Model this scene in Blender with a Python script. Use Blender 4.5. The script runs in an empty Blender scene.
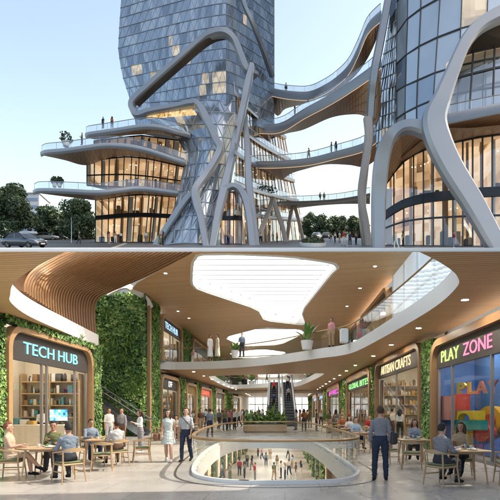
import bpy, math, random
import numpy as np
from mathutils import Vector, Matrix
R = random.Random(7)
V = Vector
EYE = 1.65
F = 450.0          # focal length measured on a 500-unit wide frame
sc = bpy.context.scene
COL = sc.collection

# survey helpers: turn a bearing/elevation read off the photograph plus a chosen distance into a point in the hall
def P(x, y, d): return V(((x - 285.0) / F * d, d, EYE + (410.0 - y) / F * d))
def PZ(x, y, z): return P(x, y, F * (z - EYE) / (410.0 - y))
def PX(x, y, X): return P(x, y, F * X / (x - 285.0))
def GE(x, y): return P(x, y, 742.5 / (y - 232.0))
def slope_z(d): return d * 178.0 / F            # the hillside plaza

def lerp(a, b, t): return a + (b - a) * t
def catmull(pts, n=6, closed=False):
    pts = [tuple(p) for p in pts]
    out = []; N = len(pts)
    rng = range(N) if closed else range(N - 1)
    for i in rng:
        if closed: p0, p1, p2, p3 = pts[i - 1], pts[i], pts[(i + 1) % N], pts[(i + 2) % N]
        else: p0, p1, p2, p3 = pts[max(i - 1, 0)], pts[i], pts[i + 1], pts[min(i + 2, N - 1)]
        for k in range(n):
            t = k / n
            out.append(tuple(0.5 * ((2 * b) + (-a + c) * t + (2 * a - 5 * b + 4 * c - e) * t * t + (-a + 3 * b - 3 * c + e) * t ** 3)
                             for a, b, c, e in zip(p0, p1, p2, p3)))
    if not closed: out.append(pts[-1])
    return out
def chaikin(pts, it=2, closed=True):
    for _ in range(it):
        q = []
        N = len(pts)
        for i in range(N if closed else N - 1):
            a, b = pts[i], pts[(i + 1) % N]
            q.append(tuple(lerp(s, t, .25) for s, t in zip(a, b))); q.append(tuple(lerp(s, t, .75) for s, t in zip(a, b)))
        pts = q if closed else [pts[0]] + q + [pts[-1]]
    return pts

# ------------------------------------------------------------------ materials
MC = {}
def _new(name):
    m = bpy.data.materials.new(name); m.use_nodes = True
    nt = m.node_tree; nt.nodes.clear()
    out = nt.nodes.new('ShaderNodeOutputMaterial')
    return m, nt, out
def _n(nt, t, **kw):
    n = nt.nodes.new(t)
    for k, v in kw.items():
        if k in n.inputs: n.inputs[k].default_value = v
        else: setattr(n, k, v)
    return n
def c4(c): return (c[0], c[1], c[2], 1.0)
def mixcol(nt, fac, a, b):
    m = nt.nodes.new('ShaderNodeMix'); m.data_type = 'RGBA'
    for s, v in ((0, fac), (6, a), (7, b)):
        if hasattr(v, 'is_output') or isinstance(v, bpy.types.NodeSocket): nt.links.new(v, m.inputs[s])
        else: m.inputs[s].default_value = v if s == 0 else c4(v)
    return m.outputs[2]
def M(name, col, rough=.5, metal=0, var=.18, scale=5, bump=0, bscale=30, spec=.5, coat=0, emit=0, bdist=0.0):
    if name in MC: return MC[name]
    m, nt, out = _new(name)
    b = _n(nt, 'ShaderNodeBsdfPrincipled'); b.inputs['Roughness'].default_value = rough; b.inputs['Metallic'].default_value = metal
    b.inputs['Specular IOR Level'].default_value = spec; b.inputs['Coat Weight'].default_value = coat
    tc = _n(nt, 'ShaderNodeTexCoord')
    nz = _n(nt, 'ShaderNodeTexNoise', Scale=scale, Detail=5.0, Roughness=.6); nt.links.new(tc.outputs['Object'], nz.inputs['Vector'])
    lo = tuple(c * (1 - var) for c in col); hi = tuple(min(1, c * (1 + var)) for c in col)
    mc = mixcol(nt, nz.outputs[0], lo, hi)
    nt.links.new(mc, b.inputs['Base Color'])
    mr = _n(nt, 'ShaderNodeMapRange'); nt.links.new(nz.outputs[0], mr.inputs[0])
    mr.inputs[3].default_value = max(.02, rough - .1); mr.inputs[4].default_value = min(1, rough + .1)
    nt.links.new(mr.outputs[0], b.inputs['Roughness'])
    if bump:
        n2 = _n(nt, 'ShaderNodeTexNoise', Scale=bscale, Detail=4.0, Distortion=bdist); nt.links.new(tc.outputs['Object'], n2.inputs['Vector'])
        bp = _n(nt, 'ShaderNodeBump', Strength=bump); bp.inputs['Distance'].default_value = .02 + .04 * min(1, bdist)
        nt.links.new(n2.outputs[0], bp.inputs['Height']); nt.links.new(bp.outputs[0], b.inputs['Normal'])
    if emit:
        nt.links.new(mc, b.inputs['Emission Color']); b.inputs['Emission Strength'].default_value = emit
    nt.links.new(b.outputs[0], out.inputs[0]); MC[name] = m; return m
def EM(name, col, strength, var=.12, scale=1.5):
    if name in MC: return MC[name]
    m, nt, out = _new(name)
    e = _n(nt, 'ShaderNodeEmission', Strength=strength)
    tc = _n(nt, 'ShaderNodeTexCoord'); nz = _n(nt, 'ShaderNodeTexNoise', Scale=scale, Detail=3.0)
    nt.links.new(tc.outputs['Object'], nz.inputs['Vector'])
    nt.links.new(mixcol(nt, nz.outputs[0], tuple(c * (1 - var) for c in col), col), e.inputs[0])
    nt.links.new(e.outputs[0], out.inputs[0]); MC[name] = m; return m
def GL(name, tint=(.9, .95, .95), refl=.12, edge=.6, rough=.02, gcol=(.9, .95, 1)):
    if name in MC: return MC[name]
    m, nt, out = _new(name)
    t = _n(nt, 'ShaderNodeBsdfTransparent', Color=c4(tint)); g = _n(nt, 'ShaderNodeBsdfGlossy', Color=c4(gcol), Roughness=rough)
    lw = _n(nt, 'ShaderNodeLayerWeight', Blend=.25)
    mr = _n(nt, 'ShaderNodeMapRange'); nt.links.new(lw.outputs['Facing'], mr.inputs[0]); mr.inputs[3].default_value = refl; mr.inputs[4].default_value = edge
    tc = _n(nt, 'ShaderNodeTexCoord'); nz = _n(nt, 'ShaderNodeTexNoise', Scale=.8, Detail=2.0); nt.links.new(tc.outputs['Object'], nz.inputs['Vector'])
    bp = _n(nt, 'ShaderNodeBump', Strength=.04); nt.links.new(nz.outputs[0], bp.inputs['Height']); nt.links.new(bp.outputs[0], g.inputs['Normal'])
    mx = _n(nt, 'ShaderNodeMixShader'); nt.links.new(mr.outputs[0], mx.inputs[0]); nt.links.new(t.outputs[0], mx.inputs[1]); nt.links.new(g.outputs[0], mx.inputs[2])
    nt.links.new(mx.outputs[0], out.inputs[0]); MC[name] = m; return m
def STRIPE(name, c1, c2, vec, pitch, gap, rough=.45, gapcol=None, nscale=(1, 1, 1), bump=.4, spec=.3):
    """timber boards / slats: period along vec, open joint of width gap"""
    if name in MC: return MC[name]
    m, nt, out = _new(name); L = nt.links.new
    b = _n(nt, 'ShaderNodeBsdfPrincipled', Roughness=rough); b.inputs['Specular IOR Level'].default_value = spec
    g = _n(nt, 'ShaderNodeNewGeometry')
    dp = _n(nt, 'ShaderNodeVectorMath', operation='DOT_PRODUCT'); L(g.outputs['Position'], dp.inputs[0])
    l = math.sqrt(sum(v * v for v in vec)); dp.inputs[1].default_value = tuple(v / l / pitch for v in vec)
    fr = _n(nt, 'ShaderNodeMath', operation='FRACT'); L(dp.outputs['Value'], fr.inputs[0])
    fl = _n(nt, 'ShaderNodeMath', operation='FLOOR'); L(dp.outputs['Value'], fl.inputs[0])
    wn = _n(nt, 'ShaderNodeTexWhiteNoise', noise_dimensions='1D'); L(fl.outputs[0], wn.inputs['W'])
    mp = _n(nt, 'ShaderNodeMapping'); mp.inputs['Scale'].default_value = nscale; L(g.outputs['Position'], mp.inputs['Vector'])
    nz = _n(nt, 'ShaderNodeTexNoise', Scale=3.0, Detail=6.0, Roughness=.65); L(mp.outputs[0], nz.inputs['Vector'])
    ad = _n(nt, 'ShaderNodeMath', operation='MULTIPLY_ADD'); L(wn.outputs[0], ad.inputs[0]); ad.inputs[1].default_value = .45
    L(nz.outputs[0], ad.inputs[2])
    sb = _n(nt, 'ShaderNodeMath', operation='SUBTRACT', use_clamp=True); L(ad.outputs[0], sb.inputs[0]); sb.inputs[1].default_value = .2
    mc = mixcol(nt, sb.outputs[0], c1, c2)
    lt = _n(nt, 'ShaderNodeMath', operation='LESS_THAN'); L(fr.outputs[0], lt.inputs[0]); lt.inputs[1].default_value = gap
    if True:
        mm = nt.nodes.new('ShaderNodeMix'); mm.data_type = 'RGBA'; L(lt.outputs[0], mm.inputs[0]); L(mc, mm.inputs[6]); mm.inputs[7].default_value = c4(gapcol or c1)
        L(mm.outputs[2], b.inputs['Base Color'])
    bp = _n(nt, 'ShaderNodeBump', Strength=bump); bp.inputs['Distance'].default_value = .02; bp.invert = True
    L(lt.outputs[0], bp.inputs['Height']); L(bp.outputs[0], b.inputs['Normal'])
    L(b.outputs[0], out.inputs[0]); MC[name] = m; return m
def FLOORM(name, c1, c2, size, rough, joint, bump=.15):
    m, nt, out = _new(name); L = nt.links.new
    b = _n(nt, 'ShaderNodeBsdfPrincipled')
    g = _n(nt, 'ShaderNodeNewGeometry')
    br = _n(nt, 'ShaderNodeTexBrick', Scale=1.0); br.inputs['Color1'].default_value = c4(c1); br.inputs['Color2'].default_value = c4(c2)
    br.inputs['Mortar'].default_value = c4(joint); br.inputs['Mortar Size'].default_value = .012; br.inputs['Brick Width'].default_value = size[0]; br.inputs['Row Height'].default_value = size[1]
    L(g.outputs['Position'], br.inputs['Vector'])
    nz = _n(nt, 'ShaderNodeTexNoise', Scale=.7, Detail=8.0, Roughness=.65); L(g.outputs['Position'], nz.inputs['Vector'])
    n2 = _n(nt, 'ShaderNodeTexNoise', Scale=9.0, Detail=6.0, Roughness=.7); L(g.outputs['Position'], n2.inputs['Vector'])
    mr = _n(nt, 'ShaderNodeMapRange'); L(nz.outputs[0], mr.inputs[0]); mr.inputs[1].default_value = .3; mr.inputs[2].default_value = .7; mr.inputs[3].default_value = .78; mr.inputs[4].default_value = 1.08
    m2 = _n(nt, 'ShaderNodeMapRange'); L(n2.outputs[0], m2.inputs[0]); m2.inputs[3].default_value = .9; m2.inputs[4].default_value = 1.1
    mu = _n(nt, 'ShaderNodeMath', operation='MULTIPLY'); L(mr.outputs[0], mu.inputs[0]); L(m2.outputs[0], mu.inputs[1])
    vm = _n(nt, 'ShaderNodeVectorMath', operation='SCALE'); L(br.outputs[0], vm.inputs[0]); L(mu.outputs[0], vm.inputs['Scale'])
    L(vm.outputs[0], b.inputs['Base Color'])
    rr = _n(nt, 'ShaderNodeMapRange'); L(nz.outputs[0], rr.inputs[0]); rr.inputs[3].default_value = rough - .05; rr.inputs[4].default_value = rough + .06
    L(rr.outputs[0], b.inputs['Roughness'])
    bp = _n(nt, 'ShaderNodeBump', Strength=bump); bp.inputs['Distance'].default_value = .01; L(br.outputs[1], bp.inputs['Height']); bp.invert = True
    L(bp.outputs[0], b.inputs['Normal']); L(b.outputs[0], out.inputs[0]); MC[name] = m; return m
def LIT(name, cols, strength, scale=(1, 1, 1)):
    """a lit room seen from outside: warm patches of wall, shelf and lamp"""
    if name in MC: return MC[name]
    m, nt, out = _new(name); L = nt.links.new
    g = _n(nt, 'ShaderNodeNewGeometry'); mp = _n(nt, 'ShaderNodeMapping'); mp.inputs['Scale'].default_value = scale; L(g.outputs['Position'], mp.inputs['Vector'])
    fl = _n(nt, 'ShaderNodeVectorMath', operation='FLOOR'); L(mp.outputs[0], fl.inputs[0])
    wn = _n(nt, 'ShaderNodeTexWhiteNoise', noise_dimensions='3D'); L(fl.outputs[0], wn.inputs['Vector'])
    m2 = _n(nt, 'ShaderNodeMapping'); m2.inputs['Scale'].default_value = (3.1, .6, 2.6); L(mp.outputs[0], m2.inputs['Vector'])
    f2 = _n(nt, 'ShaderNodeVectorMath', operation='FLOOR'); L(m2.outputs[0], f2.inputs[0])
    w2 = _n(nt, 'ShaderNodeTexWhiteNoise', noise_dimensions='3D'); L(f2.outputs[0], w2.inputs['Vector'])
    nz = _n(nt, 'ShaderNodeTexNoise', Scale=.8, Detail=3.0); L(mp.outputs[0], nz.inputs['Vector'])
    pw = _n(nt, 'ShaderNodeMath', operation='POWER'); L(w2.outputs[0], pw.inputs[0]); pw.inputs[1].default_value = .6
    a1 = _n(nt, 'ShaderNodeMath', operation='MULTIPLY'); L(pw.outputs[0], a1.inputs[0]); a1.inputs[1].default_value = .34
    a2 = _n(nt, 'ShaderNodeMath', operation='MULTIPLY_ADD'); L(wn.outputs[0], a2.inputs[0]); a2.inputs[1].default_value = .3; L(a1.outputs[0], a2.inputs[2])
    a3 = _n(nt, 'ShaderNodeMath', operation='MULTIPLY_ADD'); L(nz.outputs[0], a3.inputs[0]); a3.inputs[1].default_value = .45; L(a2.outputs[0], a3.inputs[2])
    cr = _n(nt, 'ShaderNodeValToRGB'); L(a3.outputs[0], cr.inputs[0])
    el = cr.color_ramp.elements
    while len(el) < len(cols): el.new(.5)
    for i, c in enumerate(cols): el[i].position = .3 + .42 * i / (len(cols) - 1); el[i].color = c4(c)
    b = _n(nt, 'ShaderNodeBsdfPrincipled', Roughness=.6); L(cr.outputs[0], b.inputs['Base Color']); L(cr.outputs[0], b.inputs['Emission Color'])
    b.inputs['Emission Strength'].default_value = strength
    L(b.outputs[0], out.inputs[0]); MC[name] = m; return m

WHITE = M('white_paint', (.82, .81, .78), .35, var=.06, scale=2)
GREYW = M('pale_composite_cladding', (.35, .375, .41), .32, metal=.35, var=.05, scale=.35)
BRONZE = M('bronze_grey_cladding', (.27, .25, .24), .35, metal=.4, var=.12, scale=.8)
DARK = M('dark_metal', (.045, .05, .055), .4, metal=.6, var=.2)
MULL = M('graphite_mullion', (.06, .065, .07), .4, metal=.5, var=.2)
STEEL = M('brushed_steel', (.55, .56, .57), .28, metal=.9, var=.1)
BRASS = M('bronze_rail', (.42, .27, .13), .32, metal=.5, var=.2)
OAK = M('oak', (.40, .25, .125), .45, var=.3, scale=6, bump=.1)
WALNUT = M('walnut_frame', (.27, .155, .075), .4, var=.3, scale=3, bump=.1)
PALEOAK = M('pale_oak', (.46, .31, .17), .45, var=.25, scale=8, bump=.1)
CUSH = M('olive_cushion', (.17, .19, .10), .85, var=.2, scale=20, bump=.2)
CEILW = STRIPE('ceiling_timber', (.58, .36, .185), (.78, .52, .29), (.25, 1, 0), .16, .16, gapcol=(.17, .09, .04), nscale=(.6, 6, 3))
SOFW = STRIPE('soffit_timber', (.54, .335, .175), (.72, .475, .27), (.12, 1, 0), .13, .12, gapcol=(.16, .085, .04), nscale=(.5, 8, 3))
XSOF = STRIPE('bridge_soffit_timber', (.42, .25, .145), (.55, .345, .21), (1, .3, 0), .5, .07, gapcol=(.09, .05, .03), nscale=(6, .6, 2))
SLATW = M('slat_timber', (.44, .245, .115), .42, var=.3, scale=2.5, bump=.1)
SLATB = M('slat_backing', (.17, .09, .045), .6, var=.3)
SIGNB = M('charcoal_sign_board', (.055, .05, .047), .45, var=.2)
GLASS = GL('shop_glass', refl=.03, edge=.28)
BALG = GL('balustrade_glass', (.93, .97, .96), refl=.05, edge=.5)
XG = GL('storefront_glass', (.86, .87, .86), refl=.16, edge=.6)
BRIDGEG = GL('bridge_glass', (.85, .9, .92), refl=.14, edge=.6)
SOIL = M('potting_soil', (.05, .035, .025), .9)
LEAF = [M('leaf_dark', (.05, .115, .03), .5, var=.4, scale=3), M('leaf_mid', (.13, .26, .06), .45, var=.4, scale=3),
        M('leaf_light', (.24, .38, .09), .45, var=.35, scale=3), M('leaf_lime', (.38, .47, .14), .45, var=.3, scale=3)]
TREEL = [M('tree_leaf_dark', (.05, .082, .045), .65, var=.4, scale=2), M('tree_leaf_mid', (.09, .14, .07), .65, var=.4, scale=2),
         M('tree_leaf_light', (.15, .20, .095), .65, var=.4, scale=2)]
BARK = M('bark', (.09, .065, .045), .9, var=.3, bump=.5)
MOSS = M('moss_backing', (.018, .04, .012), .95, var=.4, bump=.5)

# ------------------------------------------------------------------ mesh builder
class MB:
    def __init__(s): s.v = []; s.f = []; s.m = []; s.mi = 0
    def add(s, vs, fs, mi=None):
        o = len(s.v); s.v += [tuple(v) for v in vs]; mi = s.mi if mi is None else mi
        for f in fs: s.f.append(tuple(i + o for i in f)); s.m.append(mi)
        return s
    def quad(s, a, b, c, d, mi=None): return s.add([a, b, c, d], [(0, 1, 2, 3)], mi)
    def poly(s, pts, mi=None): return s.add(pts, [tuple(range(len(pts)))], mi)
    def box(s, c, size, rz=0, mi=None, rx=0, ry=0):
        m = Matrix.Translation(V(c)) @ Matrix.Rotation(rz, 4, 'Z') @ Matrix.Rotation(ry, 4, 'Y') @ Matrix.Rotation(rx, 4, 'X')
        hx, hy, hz = (k / 2 for k in size)
        vs = [m @ V((x * hx, y * hy, z * hz)) for z in (-1, 1) for y in (-1, 1) for x in (-1, 1)]
        return s.add(vs, [(0, 2, 3, 1), (4, 5, 7, 6), (0, 1, 5, 4), (2, 6, 7, 3), (0, 4, 6, 2), (1, 3, 7, 5)], mi)
    def rbox(s, c, size, r=.02, rz=0, mi=None):
        m = Matrix.Translation(V(c)) @ Matrix.Rotation(rz, 4, 'Z')
        hx, hy, hz = (k / 2 for k in size); r = min(r, hx * .9, hy * .9, hz * .9)
        rings = []
        for z, k in ((-hz, r), (-hz + r, 0), (hz - r, 0), (hz, r)):
            ring = []
            for (sx, sy) in ((1, 1), (-1, 1), (-1, -1), (1, -1)):
                q = [(sx * (hx - k), sy * (hy - k - r)), (sx * (hx - k - r), sy * (hy - k))]
                if sx * sy < 0: q.reverse()
                ring += q
            rings.append([m @ V((x, y, z)) for x, y in ring])
        return s.loft(rings, mi)
    def loft(s, rings, mi=None, caps=True, closed=True):
        n = len(rings[0]); vs = [v for r in rings for v in r]; fs = []
        for i in range(len(rings) - 1):
            for j in range(n if closed else n - 1):
                k = (j + 1) % n
                fs.append((i * n + j, i * n + k, (i + 1) * n + k, (i + 1) * n + j))
        if caps and closed: fs.append(tuple(range(n - 1, -1, -1))); fs.append(tuple((len(rings) - 1) * n + j for j in range(n)))
        return s.add(vs, fs, mi)
    def sweep(s, path, sect, up=(0, 0, 1), mi=None, scales=None, caps=True):
        path = [V(p) for p in path]; up = V(up); rings = []
        for i, p in enumerate(path):
            t = (path[min(i + 1, len(path) - 1)] - path[max(i - 1, 0)])
            if t.length < 1e-9: t = V((0, 0, 1))
            t.normalize(); sd = t.cross(up)
            if sd.length < 1e-4: sd = t.cross(V((1, 0.01, 0)))
            sd.normalize(); n = sd.cross(t)
            k = scales[i] if scales else (1, 1)
            rings.append([p + sd * (u * k[0]) + n * (w * k[1]) for u, w in sect])
        return s.loft(rings, mi, caps)
    def tube(s, path, r, n=8, mi=None, up=(0, 0, 1)):
        rr = r if isinstance(r, (list, tuple)) else [r] * len(path)
        sect = [(math.cos(2 * math.pi * i / n), math.sin(2 * math.pi * i / n)) for i in range(n)]
        d = V(path[-1]) - V(path[0])
        if d.length and abs(d.normalized().dot(V(up))) > .9: up = (0, 1, 0)
        return s.sweep(path, sect, up, mi, [(k, k) for k in rr])
    def beam(s, a, b, w, h, up=(0, 0, 1), mi=None):
        d = (V(b) - V(a))
        if d.length < 1e-6: return s
        if abs(d.normalized().dot(V(up))) > .98: up = (0, 1, 0)
        return s.sweep([a, b], [(-w / 2, -h / 2), (w / 2, -h / 2), (w / 2, h / 2), (-w / 2, h / 2)], up, mi)
    def lathe(s, prof, c=(0, 0, 0), n=20, mi=None):
        c = V(c)
        return s.loft([[c + V((r * math.cos(2 * math.pi * i / n), r * math.sin(2 * math.pi * i / n), z)) for i in range(n)] for r, z in prof], mi)
    def prism(s, poly, z0, z1, mi=None, top=None):
        n = len(poly); a = sum(poly[i][0] * poly[(i + 1) % n][1] - poly[(i + 1) % n][0] * poly[i][1] for i in range(n))
        if a < 0: poly = poly[::-1]
        return s.loft([[V((x, y, z0)) for x, y in poly], [V((x, y, z1)) for x, y in poly]], mi)
    def ell(s, c, r, n=12, k=8, mi=None, rot=None):
        rings = []
        for j in range(k + 1):
            a = math.pi * (j / k * .98 + .01) - math.pi / 2
            rings.append([V((r[0] * math.cos(a) * math.cos(2 * math.pi * i / n), r[1] * math.cos(a) * math.sin(2 * math.pi * i / n), r[2] * math.sin(a))) for i in range(n)])
        c = V(c)
        return s.loft([[c + ((rot @ p) if rot else p) for p in rg] for rg in rings], mi)

LOC = {}
def mesh_of(name, mb, mats, off=V((0, 0, 0)), smooth=False):
    me = bpy.data.meshes.new(name)
    if not isinstance(mats, (list, tuple)): mats = [mats]
    arr = np.array(mb.v, dtype=np.float64).reshape(-1, 3) - np.array(off)
    me.from_pydata(arr.tolist(), [], mb.f)
    for m in mats: me.materials.append(m)
    if len(mats) > 1: me.polygons.foreach_set('material_index', np.array(mb.m, dtype=np.int32))
    if smooth:
        me.polygons.foreach_set('use_smooth', np.ones(len(me.polygons), dtype=bool))
        me.set_sharp_from_angle(angle=math.radians(38 if smooth is True else smooth))
    me.update(); return me
LABELS = {}
def tag(o, label, cat, group=None, kind=None):
    if label:
        o['label'] = label
        if label in LABELS or not 4 <= len(label.split()) <= 16: print('LABELFIX', label)
        LABELS[label] = 1
    if cat: o['category'] = cat
    if group: o['group'] = group
    if kind: o['kind'] = kind
def thing(name, label, cat, loc=(0, 0, 0), group=None, rz=0):
    o = bpy.data.objects.new(name, None); COL.objects.link(o); o.location = loc; o.rotation_euler = (0, 0, rz)
    o.empty_display_size = .1
    LOC[o] = V(loc); tag(o, label, cat, group); return o
def part(name, mb, mats, parent, smooth=False, label=None, kind=None):
    off = LOC.get(parent, V((0, 0, 0)))
    o = bpy.data.objects.new(name, mesh_of(name, mb, mats, off, smooth)); COL.objects.link(o); o.parent = parent
    LOC[o] = off
    if label: o['label'] = label
    if kind: o['kind'] = kind
    return o
def solo(name, mb, mats, label, cat, base=(0, 0, 0), group=None, kind=None, smooth=False):
    o = bpy.data.objects.new(name, mesh_of(name, mb, mats, V(base), smooth)); COL.objects.link(o); o.location = base
    LOC[o] = V(base); tag(o, label, cat, group, kind); return o
def struct(name, mb, mats, smooth=False, base=(0, 0, 0)):
    o = bpy.data.objects.new(name, mesh_of(name, mb, mats, V(base), smooth)); COL.objects.link(o); o.location = base
    o['kind'] = 'structure'; return o
def copy_tree(o, parent=None):
    c = o.copy(); COL.objects.link(c)
    for k in ('label',):
        if k in c.keys() and parent is None: del c[k]
    if parent is not None: c.parent = parent
    for ch in o.children: copy_tree(ch, c)
    return c
def place(proto, loc, rz, label, cat, group=None, scale=1):
    c = copy_tree(proto); c.location = loc; c.rotation_euler = (0, 0, rz); c.scale = (scale,) * 3
    for k in ('label', 'category', 'group'):
        if k in c.keys(): del c[k]
    tag(c, label, cat, group); return c
def drop(root):
    for ch in list(root.children): drop(ch)
    bpy.data.objects.remove(root)

# many leaf-sized faces: each a folded diamond
def leaves(mb, pts, nrm, size, nm=3, weights=None, spread=1.0, rnd=R, aspect=1.5):
    for i, p in enumerate(pts):
        p = V(p)
        n = V(nrm[i] if isinstance(nrm, list) else nrm) + V((rnd.gauss(0, .55), rnd.gauss(0, .55), rnd.gauss(0, .55))) * spread
        if n.length < 1e-3: continue
        n.normalize()
        a = n.cross(V((rnd.gauss(0, 1), rnd.gauss(0, 1), rnd.gauss(0, 1))))
        if a.length < 1e-3: continue
        a.normalize(); b = n.cross(a)
        s = size * rnd.uniform(.55, 1.35) * (1.5 if rnd.random() < .06 else 1)
        a = a * s * aspect * .5; b = b * s * .5
        k = weights(p) if weights else rnd.choices(range(nm), (3, 4, 2, 1)[:nm])[0]
        mb.add([p - a, p + b + n * s * .15, p + a, p - b + n * s * .15], [(0, 1, 2, 3)], k)
def frame_from(points):      # catmull over 3-vectors
    return [V(p) for p in catmull([tuple(p) for p in points], 6)]
# ================================================================== EXTERIOR: hillside plaza, towers, bridges
XGLASS = [M('tower_glass_blue', (.44, .51, .59), .08, metal=.6, var=.18, scale=.25),
          M('tower_glass_deep', (.31, .37, .45), .08, metal=.55, var=.25, scale=.25),
          M('tower_glass_pale', (.58, .64, .70), .12, metal=.5, var=.12, scale=.25),
          LIT('tower_lit_room', [(.42, .36, .30), (.62, .50, .37), (.80, .66, .48)], .42, (.3, .3, .5))]
ROOMW = LIT('lit_shop_interior', [(.14, .085, .05), (.46, .30, .16), (.74, .53, .31), (.92, .73, .48), (1.0, .88, .68)], .62, (.42, .35, .36))
ROOMC = EM('lit_room_ceiling', (1.0, .78, .50), 1.0)
ROOMF = M('room_floor', (.32, .24, .17), .4)
FURN = M('dim_furniture', (.12, .085, .06), .7, var=.5)
LED = EM('warm_led', (1.0, .68, .40), 1.1)
RIBS = [(1, .5), (.72, 1), (-.72, 1), (-1, .5), (-1, -.5), (-.72, -1), (.72, -1), (1, -.5)]
def lin(poly, t):
    """sample a polyline of px triples by normalised bearing"""
    x0, x1 = poly[0][0], poly[-1][0]; x = lerp(x0, x1, t)
    for a, b in zip(poly, poly[1:]):
        if (a[0] - x) * (b[0] - x) <= 0 and a[0] != b[0]:
            k = (x - a[0]) / (b[0] - a[0]); return tuple(lerp(p, q, k) for p, q in zip(a, b))
    return poly[-1]
RT_ = None
def exo(name, pts, parent, depth=1.3, mat=None, label=None):
    c = catmull(pts, 7)
    mb = MB(); mb.sweep([P(*q[:3]) for q in c], RIBS, (0, 1, 0), None, [(q[3] * q[2] / F / 2 * (.92 if parent is RT_ else .82), depth / 2 * .75) for q in c])
    return part(name, mb, mat or GREYW, parent, smooth=24, label=label)
def panels(mb, grid, wts, tilt=.05, litfn=None):
    for r in range(len(grid) - 1):
        for c in range(len(grid[0]) - 1):
            q = [grid[r][c], grid[r][c + 1], grid[r + 1][c + 1], grid[r + 1][c]]
            n = (q[1] - q[0]).cross(q[3] - q[0]).normalized()
            q = [p + n * R.uniform(-tilt, tilt) for p in q]
            k = R.choices(range(len(wts)), wts)[0]
            if litfn: k = litfn(r, c, k)
            mb.quad(*q, k)
def gridlines(mb, grid, rows=.12, cols=.1, dep=.18, diag=0, every=1):
    nr, nc = len(grid), len(grid[0])
    for r in range(nr):
        for c in range(nc - 1):
            if rows: mb.beam(grid[r][c], grid[r][c + 1], dep, rows)
    for c in range(0, nc, every):
        for r in range(nr - 1):
            if cols: mb.beam(grid[r][c], grid[r + 1][c], cols, dep, up=(0, 1, 0))
    if diag:
        for r in range(nr - 1):
            for c in range(nc - 1):
                a, b = (grid[r][c], grid[r + 1][c + 1]) if (c + r) % 2 else (grid[r][c + 1], grid[r + 1][c])
                mb.beam(a, b, diag, dep * .7, up=(0, 1, 0))
def terrace(name, parent, front, thick, back, n=40, rail=1.05, soffit=XSOF, lip=GREYW, led=False, glass=True, bulge=.25):
    """slab with a rounded nose, timber soffit, glass balustrade"""
    fr = catmull(front, 6); bk = catmull(back, 6)
    T = []; Bm = []; K = []; ts = [i / n for i in range(n + 1)]
    for t in ts:
        f = lin(fr, t); b = lin(bk, t); p = P(*f); T.append(p); K.append(P(*b))
    th = V((0, 0, thick))
    mb = MB()
    prof = [(0, 0), (-.7 * bulge, .15), (-bulge, .45), (-.8 * bulge, .75), (.05, 1)]
    rings = [[p + V((0, o, 0)) - th * k for o, k in prof] for p in T]
    mb.loft(rings, 0, caps=False, closed=False)
    for i in range(n):
        tk, tk1 = K[i] + th * .9, K[i + 1] + th * .9
        mb.quad(T[i], T[i + 1], tk1, tk, 0)
    o = part(name, mb, [lip], parent, smooth=60)
    so = MB()
    for i in range(n):
        a, b = T[i] - th + V((0, .05, 0)), T[i + 1] - th + V((0, .05, 0))
        so.quad(b, a, K[i], K[i + 1])
    part('soffit', so, soffit, o)
    if led:
        lm = MB(); lm.tube([p - th * 1.04 + V((0, -.02, -.03)) for p in T], .03, 5); part('light_strip', lm, LED, o)
    if rail:
        g = MB(); h = MB(); up = V((0, 0, rail)); ins = V((0, .25, 0))
        for i in range(n):
            if glass: g.quad(T[i] + ins, T[i + 1] + ins, T[i + 1] + ins + up, T[i] + ins + up)
        h.tube([p + ins + up for p in T], .045, 6)
        for i in range(0, n + 1, 4): h.beam(T[i] + ins, T[i] + ins + up, .04, .04)
        part('handrail', h, STEEL, o)
        if glass: part('balustrade', g, BRIDGEG, o)
    return o
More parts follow.
